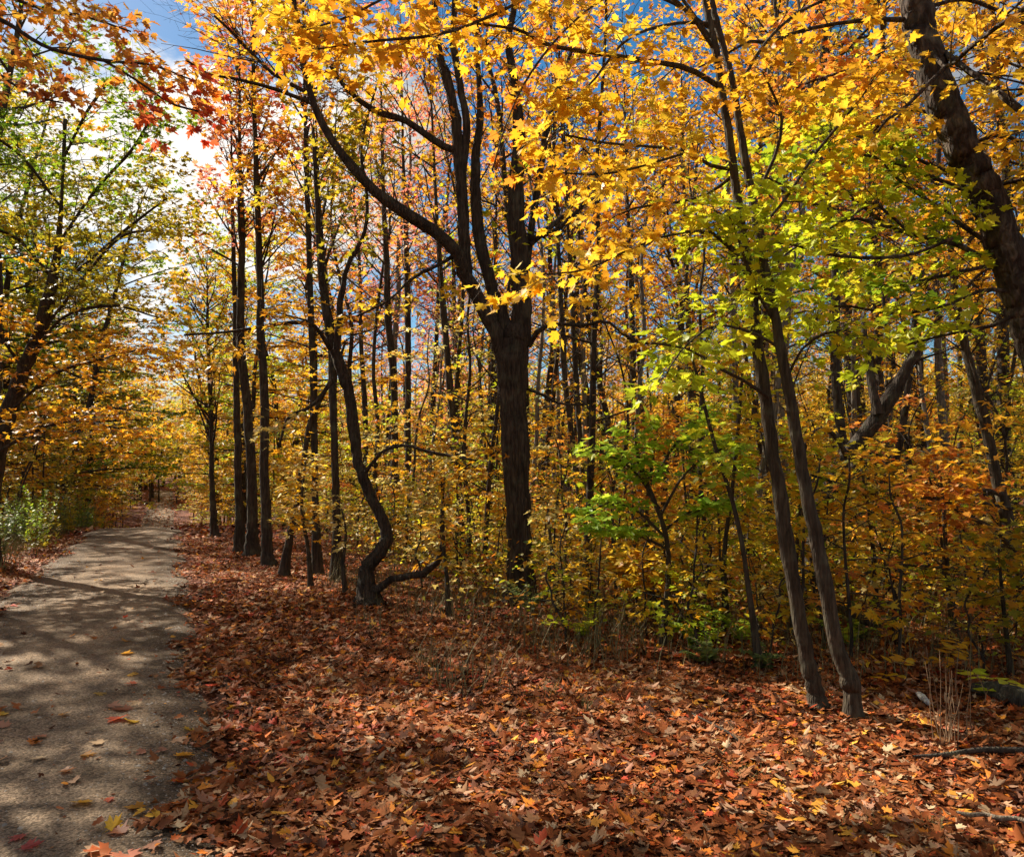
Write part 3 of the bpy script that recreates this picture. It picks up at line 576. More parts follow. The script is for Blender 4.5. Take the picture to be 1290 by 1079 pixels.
for pts, y0, y1, pal, n in (
    ([(1272, 335, 9), (1250, 332, 7), (1210, 309, 6), (1160, 298, 5), (1120, 285, 5), (1085, 258, 4), (1062, 232, 4), (1050, 200, 3), (1040, 175, 2)], 5.7, 4.9, 'lime', 28),
    ([(1262, 300, 6), (1235, 300, 5), (1195, 270, 5), (1150, 240, 4), (1120, 215, 3), (1108, 195, 2)], 5.7, 5.0, 'lime', 16),
    ([(1200, 300, 5), (1150, 320, 4), (1100, 325, 4), (1040, 320, 3), (980, 305, 3), (925, 320, 2)], 5.4, 4.7, 'lime', 18),
    ([(1120, 287, 4), (1080, 275, 4), (1040, 290, 3), (990, 320, 3), (960, 360, 2), (950, 400, 2)], 5.2, 4.6, 'lime', 16),
    ([(1150, 298, 4), (1100, 255, 4), (1040, 250, 3), (990, 235, 3), (950, 215, 2)], 5.3, 4.8, 'lime', 14),
    ([(1285, 370, 6), (1240, 365, 5), (1190, 385, 4), (1130, 395, 4), (1060, 385, 3), (1000, 395, 2)], 5.7, 4.8, 'lime', 18),
    ([(1262, 330, 6), (1200, 345, 5), (1120, 360, 4), (1040, 360, 3), (960, 380, 2)], 5.7, 5.0, 'green', 15),
    ([(1240, 250, 6), (1180, 225, 5), (1110, 200, 4), (1040, 190, 3), (980, 200, 2)], 5.7, 5.2, 'green', 15),
    ([(1290, 390, 6), (1250, 410, 5), (1200, 420, 4), (1150, 432, 3), (1110, 445, 2)], 5.7, 5.0, 'lime', 12),
    ([(1230, 225, 6), (1190, 215, 5), (1130, 190, 4), (1060, 165, 4), (1000, 160, 3), (960, 175, 2)], 5.8, 6.4, 'gold', 18),
    ([(1185, 120, 5), (1140, 90, 5), (1090, 85, 4), (1030, 100, 3), (980, 120, 2)], 6, 7, 'orange', 15),
    ([(1215, 190, 5), (1250, 170, 5), (1290, 180, 4), (1330, 200, 3)], 5.9, 5.2, 'gold', 11),
    ([(1240, 240, 5), (1270, 230, 5), (1300, 225, 4)], 5.9, 5.3, 'olive', 9),
    ([(1150, -10, 6), (1100, -30, 5), (1040, 0, 4), (990, 20, 3)], 6, 6.8, 'orange', 14),
    ([(1165, 10, 6), (1220, 0, 5), (1290, 30, 4), (1330, 60, 3)], 6, 6.5, 'amber', 16),
    ([(1200, 150, 5), (1130, 140, 5), (1070, 200, 4), (1010, 215, 3)], 6, 6.8, 'amber', 14)):
    E.bough(pts, y0 + .2, y1 + (1.1 if pal in ('lime', 'green') else .6), pal, (.62, .3), (n, 5), lo=.12, **G)
E.done()

# ---- the tree at the far right with a pale lower trunk
Fr = Tree('slender_tree', 'curved slender tree crossing the right edge low down, under the thick leaning trunk', 'tree',
          [(1295, 775, 17), (1288, 745, 15), (1270, 660, 13), (1252, 585, 13), (1236, 510, 12), (1218, 445, 11), (1207, 390, 9), (1199, 330, 7), (1192, 270, 5)], 9.0, 9.2, bark=BARK_S, seed=41, size=(.07, .1), sides=12)
for pts, y1, pal, n in (([(1262, 622, 7), (1238, 617, 6), (1205, 616, 5), (1180, 620, 4)], 8.6, 'gold', 7),
                        ([(1276, 690, 8), (1250, 665, 6), (1215, 648, 5), (1180, 622, 4), (1170, 600, 2)], 8.4, 'orange', 7),
                        ([(1222, 450, 5), (1240, 500, 3), (1257, 492, 3), (1262, 510, 2)], 8.8, 'amber', 8),
                        ([(1205, 380, 5), (1240, 340, 4), (1290, 330, 3)], 8.8, 'olive', 10),
                        ([(1205, 400, 5), (1150, 350, 4), (1090, 350, 3)], 8.8, 'olive', 12)):
    Fr.bough(pts, 9, y1, pal, (.7, .35), (n, 4), dens=.7)
Fr.limb([(1275, 640, 5), (1230, 632, 4), (1190, 628, 5), (1150, 626, 5), (1100, 621, 5), (1060, 610, 4), (1022, 598, 3)], 9, 8.2, 6)
Fr.limb([(1290, 719, 4), (1220, 716, 4), (1150, 712, 4), (1115, 713, 4), (1080, 727, 3), (1050, 741, 2)], 9, 7.6, 6)
Fr.spray(Fr.line[len(Fr.line) // 2:], .03, 'gold', (1.2, .5), (16, 6), dens=.8, flat=.3)
Fr.done()

# ---- broken dead trunk behind the pair
Gd = Tree('broken_tree', 'thick broken dark trunk leaning up to the right behind the twin slender trunks', 'tree',
          [(1018, 765, 26), (1026, 690, 22), (1040, 625, 20), (1062, 580, 17), (1085, 555, 19), (1105, 525, 20), (1125, 495, 17), (1140, 470, 14), (1152, 448, 10), (1166, 425, 6), (1186, 398, 4)], 9.6, 9.2, bark=BARK_D, seed=51, sides=14, rough=.12)
g1 = Gd.limb([(1106, 522, 13), (1100, 490, 11), (1095, 460, 9), (1089, 425, 8), (1088, 395, 6)], 9.3, 9.5)
g2 = Gd.limb([(1066, 575, 8), (1056, 555, 6), (1040, 540, 5), (1022, 545, 4), (1010, 570, 3)], 9.4, 9.0)
Gd.p.ramify(g2[0], .01, (.5, .25), (8, 3), dens=0, flat=.2); Gd.p.ramify(Gd.line, .02, (.9, .4, .2), (14, 3, 2), dens=0, flat=.2)
Gd.done()

# ---- trunks along the road, left of the crooked tree
def roadside(name, label, pts, Y, pal, seed, n=22, R0=1.7, lo=.35, dens=.85, bark=BARK_D, ext=2.5, pal2=None, group=None, **kw):
    t = Tree(name, label, 'tree', pts, Y, Y, bark=bark, seed=seed, size=(.08, .12), pitch=.10, sides=10, extend=ext, group=group, **kw)
    k = int(len(t.line) * lo); rr = float(t.rad[k])
    t.spray(t.line[k:], rr, pal, (R0, R0 * .45, R0 * .22), (n, 4, 3), dens=dens, flat=.2, up=.12, ang=(.6, 1.2))
    if pal2: t.spray(t.line[k:], rr, pal2, (R0 * .8, R0 * .4, R0 * .2), (n // 2, 4, 3), dens=dens, flat=.2, up=.1)
    t.p.ramify(t.line[k // 2:], rr, (1.0, .45), (16, 4), dens=0, flat=.2, up=.08)
    t.done(); return t
GR = 'slim trunks lining the right verge'
roadside('maple_tree', 'stoutest trunk at the front of the roadside row, standing straight with amber leaves', [(339, 714, 16), (337, 690, 13), (335, 640, 12), (333, 570, 11), (333, 500, 11), (329, 430, 10), (328, 360, 9), (325, 280, 8), (323, 220, 7), (320, 120, 5)], 13.6, 'gold', 61, 26, 1.7, .45, pal2='orange', group=GR)
roadside('maple_tree', 'roadside trunk bowing left as it rises, just behind the straight front one', [(318, 698, 17), (318, 660, 13), (317, 600, 12), (311, 510, 11), (303, 430, 10), (304, 350, 9), (305, 280, 7), (302, 200, 5)], 15.2, 'orange', 62, 24, 1.8, .45, pal2='pink', group=GR)
roadside('maple_tree', 'thin roadside trunk with pink and orange leaves, third back along the verge', [(303, 697, 13), (302, 650, 10), (300, 600, 9), (298, 500, 8), (297, 420, 7), (294, 300, 5), (292, 220, 3)], 15.8, 'pink', 63, 18, 1.6, .5, group=GR)
roadside('maple_tree', 'short dark roadside trunk under yellow leaves, farthest back along the right verge', [(271, 676, 10), (269, 650, 8), (267, 600, 6), (266, 520, 5), (262, 430, 4)], 19.5, 'gold', 64, 24, 2.2, .25, pal2='lime', ext=2, group=GR)
roadside('maple_tree', 'upright dark trunk between the roadside row and the crooked tree', [(400, 722, 11), (398, 640, 8), (396, 560, 8), (394, 470, 8), (392, 400, 8), (389, 300, 7), (386, 200, 6), (384, 120, 4)], 12.6, 'orange', 65, 22, 1.6, .5, pal2='pink', group=GR)
roadside('maple_tree', 'dark trunk rising just left of the crooked tree, yellow green leaves on top', [(424, 732, 13), (424, 660, 10), (422, 580, 9), (419, 500, 9), (416, 430, 7), (408, 330, 5), (402, 240, 3)], 11.9, 'olive', 66, 18, 1.5, .5, group=GR)
t = Tree('bent_tree', 'thin tree arching to the right between the roadside row and the crooked tree', 'tree', [(357, 716, 11), (364, 680, 9), (374, 630, 8), (383, 575, 7), (392, 530, 6), (408, 495, 5), (425, 460, 4), (435, 430, 3)], 12.4, 12.0, bark=BARK_D, seed=67, sides=8)
t.spray(t.line, .02, 'amber', (.9, .4), (16, 4), dens=.6, lo=.3, flat=.5); t.done()

# ---- trunks standing further back between the landmarks, each traced
MID = [
 ('mid wood trunk under pink leaves, left of two dark ones right of the crooked tree', [(499, 640, 10), (497, 560, 9), (496, 480, 9), (489, 400, 9), (487, 330, 8), (483, 240, 5)], 19, 'pink', .45),
 ('mid wood trunk under pink leaves, right of two dark ones right of the crooked tree', [(515, 640, 9), (514, 560, 8), (514, 480, 8), (514, 400, 8), (512, 310, 7), (508, 200, 4)], 20, 'pink', .45),
 ('wavy trunk half way between the crooked tree and the great maple', [(581, 712, 10), (580, 640, 8), (574, 560, 8), (567, 490, 9), (561, 420, 8), (554, 330, 7), (548, 230, 4)], 15, 'amber', .45),
 ('straight dark pole close against the left side of the great maple', [(620, 660, 8), (620, 560, 7), (621, 460, 7), (622, 400, 6), (624, 330, 4)], 22, 'gold', .4),
 ('slim trunk a little right of the great maple, first of a close pair', [(736, 728, 9), (731, 640, 7), (722, 560, 7), (712, 480, 7), (708, 410, 7), (704, 320, 5), (700, 240, 3)], 15, 'gold', .5),
 ('slim trunk beside its twin right of the great maple, the more upright one', [(740, 715, 8), (736, 640, 7), (733, 580, 6), (727, 500, 7), (722, 410, 6), (716, 300, 4)], 15.6, 'orange', .5),
 ('trunk slanting left as it rises, amid orange leaves right of the close pair', [(779, 640, 11), (776, 590, 9), (767, 540, 9), (756, 485, 8), (744, 420, 7), (735, 350, 5)], 18, 'amber', .4),
 ('dark trunk behind the bright green maple sprays, nearest the great maple', [(803, 720, 9), (801, 640, 8), (799, 540, 8), (797, 440, 8), (795, 340, 6), (790, 250, 4)], 16.5, 'amber', .45),
 ('dark forked trunk behind the orange sapling', [(832, 728, 11), (836, 660, 9), (838, 600, 9), (842, 550, 8), (852, 500, 7), (858, 430, 5)], 14, 'gold', .4),
 ('grey trunk just left of the twin slender trunks', [(931, 726, 11), (930, 640, 10), (928, 560, 10), (926, 480, 9), (924, 400, 8), (920, 320, 5)], 14.5, 'amber', .45),
 ('trunk seen through the gap between the great maple and the green sprays', [(874, 700, 8), (873, 620, 7), (871, 540, 8), (869, 460, 7), (866, 380, 6), (862, 240, 4)], 19, 'gold', .5),
 ('brown trunk standing just right of the broken leaning one', [(1125, 640, 11), (1119, 590, 9), (1114, 540, 9), (1108, 480, 8), (1104, 400, 6)], 16, 'amber', .4),
 ('pale trunk, two steps right of the broken leaning one', [(1200, 640, 12), (1192, 580, 10), (1187, 520, 10), (1182, 450, 9), (1180, 380, 7), (1178, 300, 4)], 16, 'amber', .5),
 ('thin pale trunk low down between the broken tree and the right edge', [(1185, 640, 8), (1176, 590, 7), (1168, 540, 6), (1160, 480, 5), (1155, 400, 3)], 15, 'orange', .5),
]
for i, (lab, pts, Y, pal, lo) in enumerate(MID):
    b = P(pts[0][0], pts[0][1], Y); ground_py = 590 + F * (EYE - float(H(b[0], Y))) / Y
    pts = [(pts[0][0] + (pts[0][0] - pts[1][0]) * .3, ground_py + 3, pts[0][2] * 1.15)] + ([pts[0]] if ground_py - pts[0][1] > 12 else []) + pts[1:]
    roadside('forest_tree', lab, pts, Y, pal, 80 + i, 20, 1.9, lo, .6, BARK_G if 'pale' in lab or 'grey' in lab else BARK_D, 4, group='traced trunks standing inside the wood')

# ---- tree off the left edge whose red bough hangs into the top corner, and the leaning dark trunk at left
T = Tree('red_maple_tree', 'red and orange maple bough reaching in across the top left corner', 'tree',
         [(-420, 1000, 60), (-400, 800, 46), (-380, 500, 40), (-360, 200, 34), (-350, -100, 26), (-345, -300, 18)], 7.6, 7.6, bark=BARK_D, seed=71, leaf='maple', size=(.07, .11), sides=14, layered=.7)
for pts, y1, pal, n in (([(-355, 60, 12), (-200, 10, 9), (-60, 15, 7), (0, 25, 6), (60, 60, 5), (130, 76, 4), (190, 82, 3), (240, 100, 2)], 7.6, 'orange', 20),
                        ([(-352, -20, 10), (-180, -50, 7), (-40, -20, 5), (50, 10, 4), (110, 22, 3), (165, 40, 2)], 8.2, 'dull', 17),
                        ([(-200, 10, 7), (-60, 60, 5), (0, 95, 4), (40, 120, 3), (80, 130, 2)], 7.4, 'dull', 9),
                        ([(130, 76, 4), (170, 100, 3), (215, 130, 3), (250, 140, 2)], 7.6, 'red', 9)):
    T.bough(pts, 7.6, y1, pal, (.75, .35), (n, 5), lo=.2, dens=.62, flat=.5)
T.done()
T = Tree('leaning_maple_tree', 'stout dark trunk leaning in at the left edge under layered olive leaves', 'tree',
         [(-30, 715, 34), (-12, 600, 26), (8, 525, 21), (30, 465, 16), (48, 425, 15), (60, 380, 16), (72, 320, 9), (78, 240, 3.5), (82, 150, 5)], 13.5, 12.5, bark=BARK_D, seed=72, size=(.07, .11), sides=14, pitch=.1)
for pts, y1, pal, n in (([(10, 520, 3.5), (70, 470, 3.5), (130, 452, 4), (175, 440, 2)], 12, 'amber', 16), ([(40, 445, 3.5), (80, 400, 3.5), (140, 385, 4), (200, 400, 2)], 12, 'olive', 16),
                        ([(50, 420, 3.5), (90, 370, 4), (150, 300, 3.5), (205, 290, 3)], 12.5, 'olive', 16), ([(30, 465, 4), (-20, 400, 3.5), (-80, 370, 4)], 12, 'amber', 16),
                        ([(62, 370, 4), (110, 330, 3.5), (170, 280, 4), (210, 250, 2)], 12.6, 'olive', 16), ([(66, 350, 4), (20, 300, 3.5), (-40, 280, 4)], 12, 'olive', 15),
                        ([(72, 310, 4), (120, 240, 3.5), (165, 190, 4), (190, 150, 3)], 12.6, 'green', 16), ([(-5, 570, 4), (50, 540, 3.5), (100, 530, 4), (150, 540, 2)], 12.2, 'amber', 16),
                        ([(76, 260, 3.5), (30, 200, 4), (-10, 170, 3)], 12.4, 'green', 15), ([(80, 200, 3.5), (110, 140, 4), (140, 100, 3)], 12.4, 'green', 13)):
    T.bough(pts, 13, y1, pal, (1.45, .65, .35), (n, 5, 3), dens=.75, lo=.05, flat=.8)
T.done()

# ------------------------------------------------------------------ kinds of tree to copy through the wood
def proto(seed, Ht, r0, cb, Rc, nb, sub, size, pitch, leaf='kite', dens=1., flat=.5, rise=.6, wander=.25, two=.35, layered=.5):
    p = Plant(seed, leaf, size, pitch, layered); r = p.r
    n = 9; z = np.linspace(0, Ht, n); wx = np.cumsum(r.normal(0, wander, n)) * z / Ht; wy = np.cumsum(r.normal(0, wander, n)) * z / Ht
    wx -= wx[0]; wy -= wy[0]
    line, rad = spline(np.stack([wx, wy, z - .15 * (z == 0)], -1), r0 * (1 - z / Ht) ** .75 + .006, n=26)
    rad[0] *= 1.5; rad[1] *= 1.2
    tr0 = (line, rad, 9)
    for k in range(nb):
        f = cb + (1 - cb) * ((k + r.random()) / nb) ** 1.1; f = min(f, .985); t = f * 25; i = int(t); q = line[i] + (line[min(i + 1, 25)] - line[i]) * (t - i)
        az = k * 2.4 + r.normal(0, .5); g = (f - cb) / (1 - cb)
        L = Rc * (math.sin(math.pi * (.22 + .7 * g)) ** .8) * r.uniform(.6, 1.15); el = rise * (.4 + .9 * g) + r.normal(0, .12)
        d = np.array((math.cos(az) * math.cos(el), math.sin(az) * math.cos(el), math.sin(el)))
        br = p.poly(q, d, L, 6, .12, .05 * (1 if flat < .6 else -.3)); rb = min(rad[i] * .5, .008 + L * .012)
        p.tubes.append((br, np.linspace(rb, .003, 6), 5))
        p.ramify(br, rb, (L * .42, L * .2), sub, 1 if r.random() < two else 0, .15, 1, dens, .03, flat)
    P_, D_, N_, Z_, M_ = p.leaf_arrays()
    crown = leaves_mesh('crown', P_, D_, N_, Z_, leaf, [LM['gold'], LM['orange']], M_, r=r)
    trunk = tubes_mesh('trunk', [tr0] + p.tubes, BARK_D, True, .05)
    return trunk, None, crown, len(P_)
TALL = [proto(200 + i, h_, r_, .38, 3.2, nb, (6, 4), (.10, .15), .10, 'star', .85, .35, .6, .28) for i, (h_, r_, nb) in enumerate(((17, .15, 30), (15, .12, 26), (19, .17, 32), (14, .10, 24)))]
THIN = [proto(220 + i, h_, r_, .42, 2.6, nb, (6, 4), (.08, .12), .26, 'star', .5, .2, .9, .25) for i, (h_, r_, nb) in enumerate(((17, .11, 30), (15, .09, 26), (13, .08, 24)))]
MIDT = [proto(240 + i, h_, r_, .22, 2.3, nb, (6, 4), (.08, .125), .08, 'star', .78, .7, .35, .2) for i, (h_, r_, nb) in enumerate(((8, .06, 26), (6.5, .045, 22), (9.5, .07, 28)))]
SAPL = [proto(260 + i, h_, r_, .27, 1.25, nb, (5, 3), (.06, .10), .07, 'star', .85, .85, .15, .1, layered=.35) for i, (h_, r_, nb) in enumerate(((3.4, .018, 18), (2.5, .013, 15), (4.4, .024, 22)))]
BARE = [proto(290 + i, h_, r_, .15, 1.1, nb, (5, 3), (.06, .09), .6, 'star', .12, .3, .7, .22) for i, (h_, r_, nb) in enumerate(((7, .035, 22), (4.5, .02, 18), (10, .055, 26)))]
LAYR = [proto(270 + i, h_, r_, .14, 3.3, nb, (7, 4), (.10, .155), .085, 'star', .85, .85, .3, .3) for i, (h_, r_, nb) in enumerate(((14, .14, 36), (12, .11, 32), (16, .15, 40)))]
print('leaves', [[len(k[2].polygons) // 2 for k in K] for K in (TALL, THIN, MIDT, SAPL, LAYR)])
SEED = [proto(280 + i, h_, r_, .25, .42, nb, (3, 2), (.05, .085), .045, 'star', .9, .8, .3, .05, layered=.4) for i, (h_, r_, nb) in enumerate(((1.1, .006, 13), (.8, .005, 10), (1.5, .008, 16)))]
def place(kind, name, x, y, sc, rot, pal, pal2, bark=None, label=None, cat='tree', group=None, tilt=0.):
    tr, br, cr, _ = kind
    e = empty(name, (x, y, float(H(x, y)) - .03), label, cat, group); e.scale = (sc, sc, sc * 1.0); e.rotation_euler = (tilt * math.sin(rot * 3), tilt * math.cos(rot * 5), rot)
    o = link('trunk', tr, e)
    if bark: o.material_slots[0].link = 'OBJECT'; o.material_slots[0].material = bark
    c = link('crown', cr, e)
    for i, m in enumerate((pal, pal2)): c.material_slots[i].link = 'OBJECT'; c.material_slots[i].material = LM[m]
    return e

placed = [(o.location.x, o.location.y) for o in COL.objects if o.parent is None and o.get('category') == 'tree']
def free(x, y, d):
    for a, b in placed:
        if (a - x) ** 2 + (b - y) ** 2 < d * d: return False
    return True
WORD = {'gold': 'golden', 'amber': 'amber', 'orange': 'orange', 'red': 'red', 'pink': 'pinkish red', 'lime': 'lime green', 'green': 'green', 'fresh': 'fresh green', 'olive': 'olive green', 'pale': 'pale yellow', 'dull': 'bronze', 'sage': 'sage green'}
LAND = [(-1e12, 'beyond the left edge'), (0, 'behind the left verge plants'), (110, 'left of the road'), (190, 'near where the road ends'), (262, 'behind the roadside row'), (360, 'behind the crooked tree'),
        (500, 'left of the great maple'), (640, 'right behind the great maple'), (760, 'behind the bright green sprays'), (900, 'behind the twin slender trunks'), (1070, 'behind the broken tree'), (1180, 'at the right edge'), (1290, 'beyond the right edge')]
used = {}
def where(x, y):
    px = 645 + F * x / max(y, .1)
    return [w for a, w in LAND if px >= a][-1]
def auto_label(base, pal, x, y, group):
    d = 'near the front' if y < 16 else 'midway back' if y < 30 else 'far back'
    return f"{WORD[pal].split()[0]} leaved {base} {where(x, y)}, {d}"
pr = random.Random(5)
def pick(w):
    t = pr.random() * sum(w.values())
    for k, v in w.items():
        t -= v
        if t <= 0: return k
    return k
def fill(n, kinds, name, base, cat, region, mind, scl, palw, group, tilt=.03, barks=None):
    c = 0; tries = 0
    while c < n and tries < n * 80:
        tries += 1
        p = region()
        if p is None: continue
        x, y = p
        if y < 9.9 and 626 < 645 + F * x / y < 692: continue      # the foot of the great maple stays open
        if not free(x, y, mind): continue
        placed.append((x, y)); c += 1
        w = palw(x, y); a = pick(w); b = pick(w); k = pr.choice(kinds)
        place(k, name, x, y, pr.uniform(*scl), pr.uniform(0, 6.28), a, b, pr.choice(barks) if barks else None, auto_label(base, a, x, y, group), cat, group, tilt)
    return c
def wedge(a0, a1, r0, r1, lmin=None, lmax=None, smin=None):
    def f():
        a = R(pr.uniform(a0, a1)); rr = math.sqrt(pr.uniform(r0 * r0, r1 * r1)); x, y = rr * math.sin(a), rr * math.cos(a)
        l = float(across(x, y))
        if lmin is not None and l < lmin: return None
        if lmax is not None and l > lmax: return None
        return x, y
    return f
def pal_tall(x, y):
    px = 645 + F * x / max(y, .1)
    if px < 200: return dict(olive=4, green=2, amber=2, gold=2)
    if px < 430: return dict(orange=4, gold=3, pink=2, olive=1)
    if px < 640: return dict(pink=7, orange=2, amber=1.5, olive=1)
    if px < 900: return dict(amber=3, gold=3, orange=2, pink=2.5)
    return dict(amber=3, orange=2.5, gold=2, olive=1.5, green=.8)
def pal_left(x, y):
    px = 645 + F * x / max(y, .1)
    return dict(green=3, olive=4, amber=1) if px < 90 else dict(olive=3, green=1, amber=3, gold=2)
def pal_mid(x, y):
    px = 645 + F * x / max(y, .1)
    if px < 150: return dict(olive=2, amber=3, gold=3, orange=1)
    if px < 400: return dict(gold=4, lime=2, amber=2)
    if px < 900: return dict(gold=4, amber=2, orange=1.2, lime=2, olive=2)
    return dict(gold=3, amber=2, orange=1.5, olive=3, lime=2.5)
def pal_low(x, y):
    px = 645 + F * x / max(y, .1)
    if px < 150: return dict(amber=3, gold=2, olive=2, orange=2)
    if px > 750: return dict(gold=3, amber=1.5, olive=2, pale=2, orange=1, lime=3)
    return dict(gold=3, pale=3, amber=1.5, olive=2.5, lime=2, orange=.7)
BK = [BARK_D, BARK_D, BARK, BARK_G]
RW = lambda r0, r1, lm=4.5: wedge(-22, 36, r0, r1, lm)
def gap(f, pmid):
    def g():
        p = f()
        if p is None: return None
        px = 645 + F * p[0] / max(p[1], .1)
        return None if 400 < px < 930 and pr.random() < pmid else p
    return g
def on_verge(l0, l1, s0, s1):
    def f():
        l = pr.uniform(l0, l1); s = pr.uniform(s0, s1); return road_xy(l, s)
    return f
for i, (px, Y, sc, pa, pb, lab) in enumerate([(12, 37, 1.35, 'olive', 'green', 'olive layered tree far behind the leaning trunk'), (84, 40, 1.3, 'olive', 'amber', 'olive and amber layered tree high above the left of the road'), (-14, 33, 1.4, 'green', 'olive', 'dark green layered tree far back at the left edge'), (48, 44, 1.5, 'green', 'olive', 'tallest green layered tree far back left of the road'), (-150, 14.5, .95, 'olive', 'amber', 'layered tree just outside the left edge, its sprays reaching in'), (-10, 24.5, 1.1, 'green', 'olive', 'tall dark green tree at the left edge'),
    (52, 35, 1.35, 'olive', 'green', 'tall olive layered tree behind the leaning trunk at the left'), (75, 31, 1.3, 'green', 'olive', 'tall green layered tree midway along the left of the road'), (5, 34, 1.3, 'olive', 'amber', 'olive and amber layered tree behind the green ones at the left'),
    (112, 42, 1.25, 'olive', 'gold', 'olive layered tree leaning over the left of the road far back'), (-90, 27, 1.1, 'green', 'olive', 'dark green tall tree hidden beyond the left edge')]):
    x_ = (px - 645) / F * Y; placed.append((x_, Y)); place((TALL if i in (5, 10) else LAYR)[i % 3], 'verge_tree', x_, Y, sc, i * 1.3, pa, pb, BARK_D, lab, 'tree', 'layered trees along the left of the road', .05)
fill(15, LAYR, 'verge_tree', 'layered tree', 'tree', on_verge(-7.5, -4.6, 30, 80), 3.0, (.85, 1.15), pal_left, 'layered trees along the left of the road', .06, BK)
fill(9, LAYR, 'verge_tree', 'layered tree', 'tree', on_verge(-14, -6, 30, 75), 3.2, (.9, 1.2), pal_left, 'layered trees along the left of the road', .06, BK)
fill(16, LAYR, 'verge_tree', 'layered tree', 'tree', on_verge(2.4, 7, 28, 84), 3.0, (.9, 1.25), pal_mid, 'layered trees along the right of the road', .06, BK)
fill(14, LAYR, 'verge_tree', 'layered tree', 'tree', on_verge(-7, 5, 92, 128), 3.2, (.8, 1.1), lambda x, y: dict(gold=4, lime=4, olive=1), 'layered trees closing the end of the road', .05, BK)
n1 = fill(24, TALL, 'forest_tree', 'tall tree', 'tree', gap(RW(17, 34, 5), .8), 2.6, (.85, 1.1), pal_tall, 'tall trees inside the wood', .04, BK)
n2 = fill(44, THIN, 'forest_tree', 'sparse thin tree', 'tree', RW(14, 40, 5), 2.0, (.8, 1.1), pal_tall, 'thin half bare trees inside the wood', .05, BK)
fill(40, TALL, 'forest_tree', 'tall tree', 'tree', gap(wedge(-30, 36, 34, 85, 3.2), .65), 3.2, (.8, 1.1), pal_tall, 'tall trees inside the wood', .03, BK)
fill(46, BARE, 'bare_sapling', 'bare pole', 'sapling', RW(9.5, 24, 4.2), .9, (.8, 1.15), pal_low, 'bare young poles inside the wood', .09, BK)
fill(17, MIDT, 'young_tree', 'young tree', 'young tree', RW(14, 26, 5.2), 1.8, (.8, 1.1), pal_mid, 'young trees of the middle layer', .05)
fill(52, MIDT, 'young_tree', 'young tree', 'young tree', wedge(-30, 36, 26, 62, 2.6), 1.8, (.9, 1.3), pal_mid, 'young trees of the middle layer', .05)
fill(50, SAPL, 'sapling', 'sapling', 'sapling', RW(11, 22, 3.6), 1.0, (.7, 1.1), pal_low, 'saplings under the trees', .08)
fill(70, SAPL, 'sapling', 'sapling', 'sapling', wedge(-28, 36, 20, 42, 2.2), 1.0, (.8, 1.3), pal_low, 'saplings under the trees', .08)
fill(190, SEED, 'seedling', 'knee high seedling', 'seedling', wedge(-16, 35, 7.2, 16, 3.2), .3, (.6, 1.3), pal_low, 'seedlings on the forest floor', .12)
fill(34, SAPL, 'sapling', 'sapling', 'sapling', on_verge(1.1, 5.5, 26, 86), 1.1, (.7, 1.1), pal_low, 'saplings along the far road', .08)
fill(36, SAPL, 'sapling', 'sapling', 'sapling', on_verge(-6.5, -2.9, 26, 86), 1.1, (.7, 1.2), pal_low, 'saplings along the far road', .08)
# left of the road
def LW(r0, r1, a0=-70):
    f = wedge(a0, -21, r0, r1, None, -4.2)
    def g():
        p = f(); return None if p is None or (14.5 < p[1] < 30 and across(*p) > -9) else p
    return g
fill(19, TALL, 'forest_tree', 'tall tree', 'tree', LW(13, 46), 2.6, (.85, 1.1), pal_tall, 'tall trees left of the road', .05, BK)
fill(20, TALL, 'forest_tree', 'tall tree', 'tree', wedge(-34, -20, 46, 95, None, -3.4), 2.6, (.8, 1.05), pal_mid, 'tall trees left of the road', .05, BK)
fill(30, MIDT, 'young_tree', 'young tree', 'young tree', wedge(-34, -20, 30, 60, None, -3.6), 1.8, (.8, 1.2), pal_mid, 'young trees left of the road', .05)
fill(34, SAPL, 'sapling', 'sapling', 'sapling', wedge(-32, -21, 22, 60, None, -3.2), 1.0, (.8, 1.3), pal_low, 'saplings left of the road', .08)
# the end of the road closes in yellow and green
fill(22, MIDT, 'young_tree', 'young tree', 'young tree', wedge(-25.5, -19, 88, 125), 2.0, (1.0, 1.5), lambda x, y: dict(gold=4, lime=3, olive=1), 'young trees closing the end of the road', .05)
fill(14, TALL, 'forest_tree', 'tall tree', 'tree', wedge(-27, -18, 95, 140), 3.0, (.6, .85), lambda x, y: dict(lime=3, gold=3, olive=2), 'tall trees closing the end of the road', .03, BK)
# canopy outside the frame that shades the foreground
for i, (x_, y_, sc, lab) in enumerate(((-9.2, 9.6, .9, 'amber leaved tree beyond the left edge, nearest the viewer'), (-12.9, 12.0, 1.0, 'olive leaved tree beyond the left edge, second from the viewer'), (-14.6, 16.4, .9, 'gold leaved tree just beyond the left edge, third from the viewer'), (-17.5, 14.5, 1.1, 'tall olive tree well beyond the left edge'))):
    placed.append((x_, y_)); place(TALL[i], 'forest_tree', x_, y_, sc, i * 2.1, ('amber', 'olive', 'gold', 'olive')[i], 'gold', BARK_D, lab, 'tree', 'tall trees left of the road', .04)
fill(5, TALL, 'forest_tree', 'tall tree', 'tree', wedge(42, 70, 9, 18), 3.5, (.9, 1.1), pal_tall, 'tall trees beyond the right edge', .04, BK)

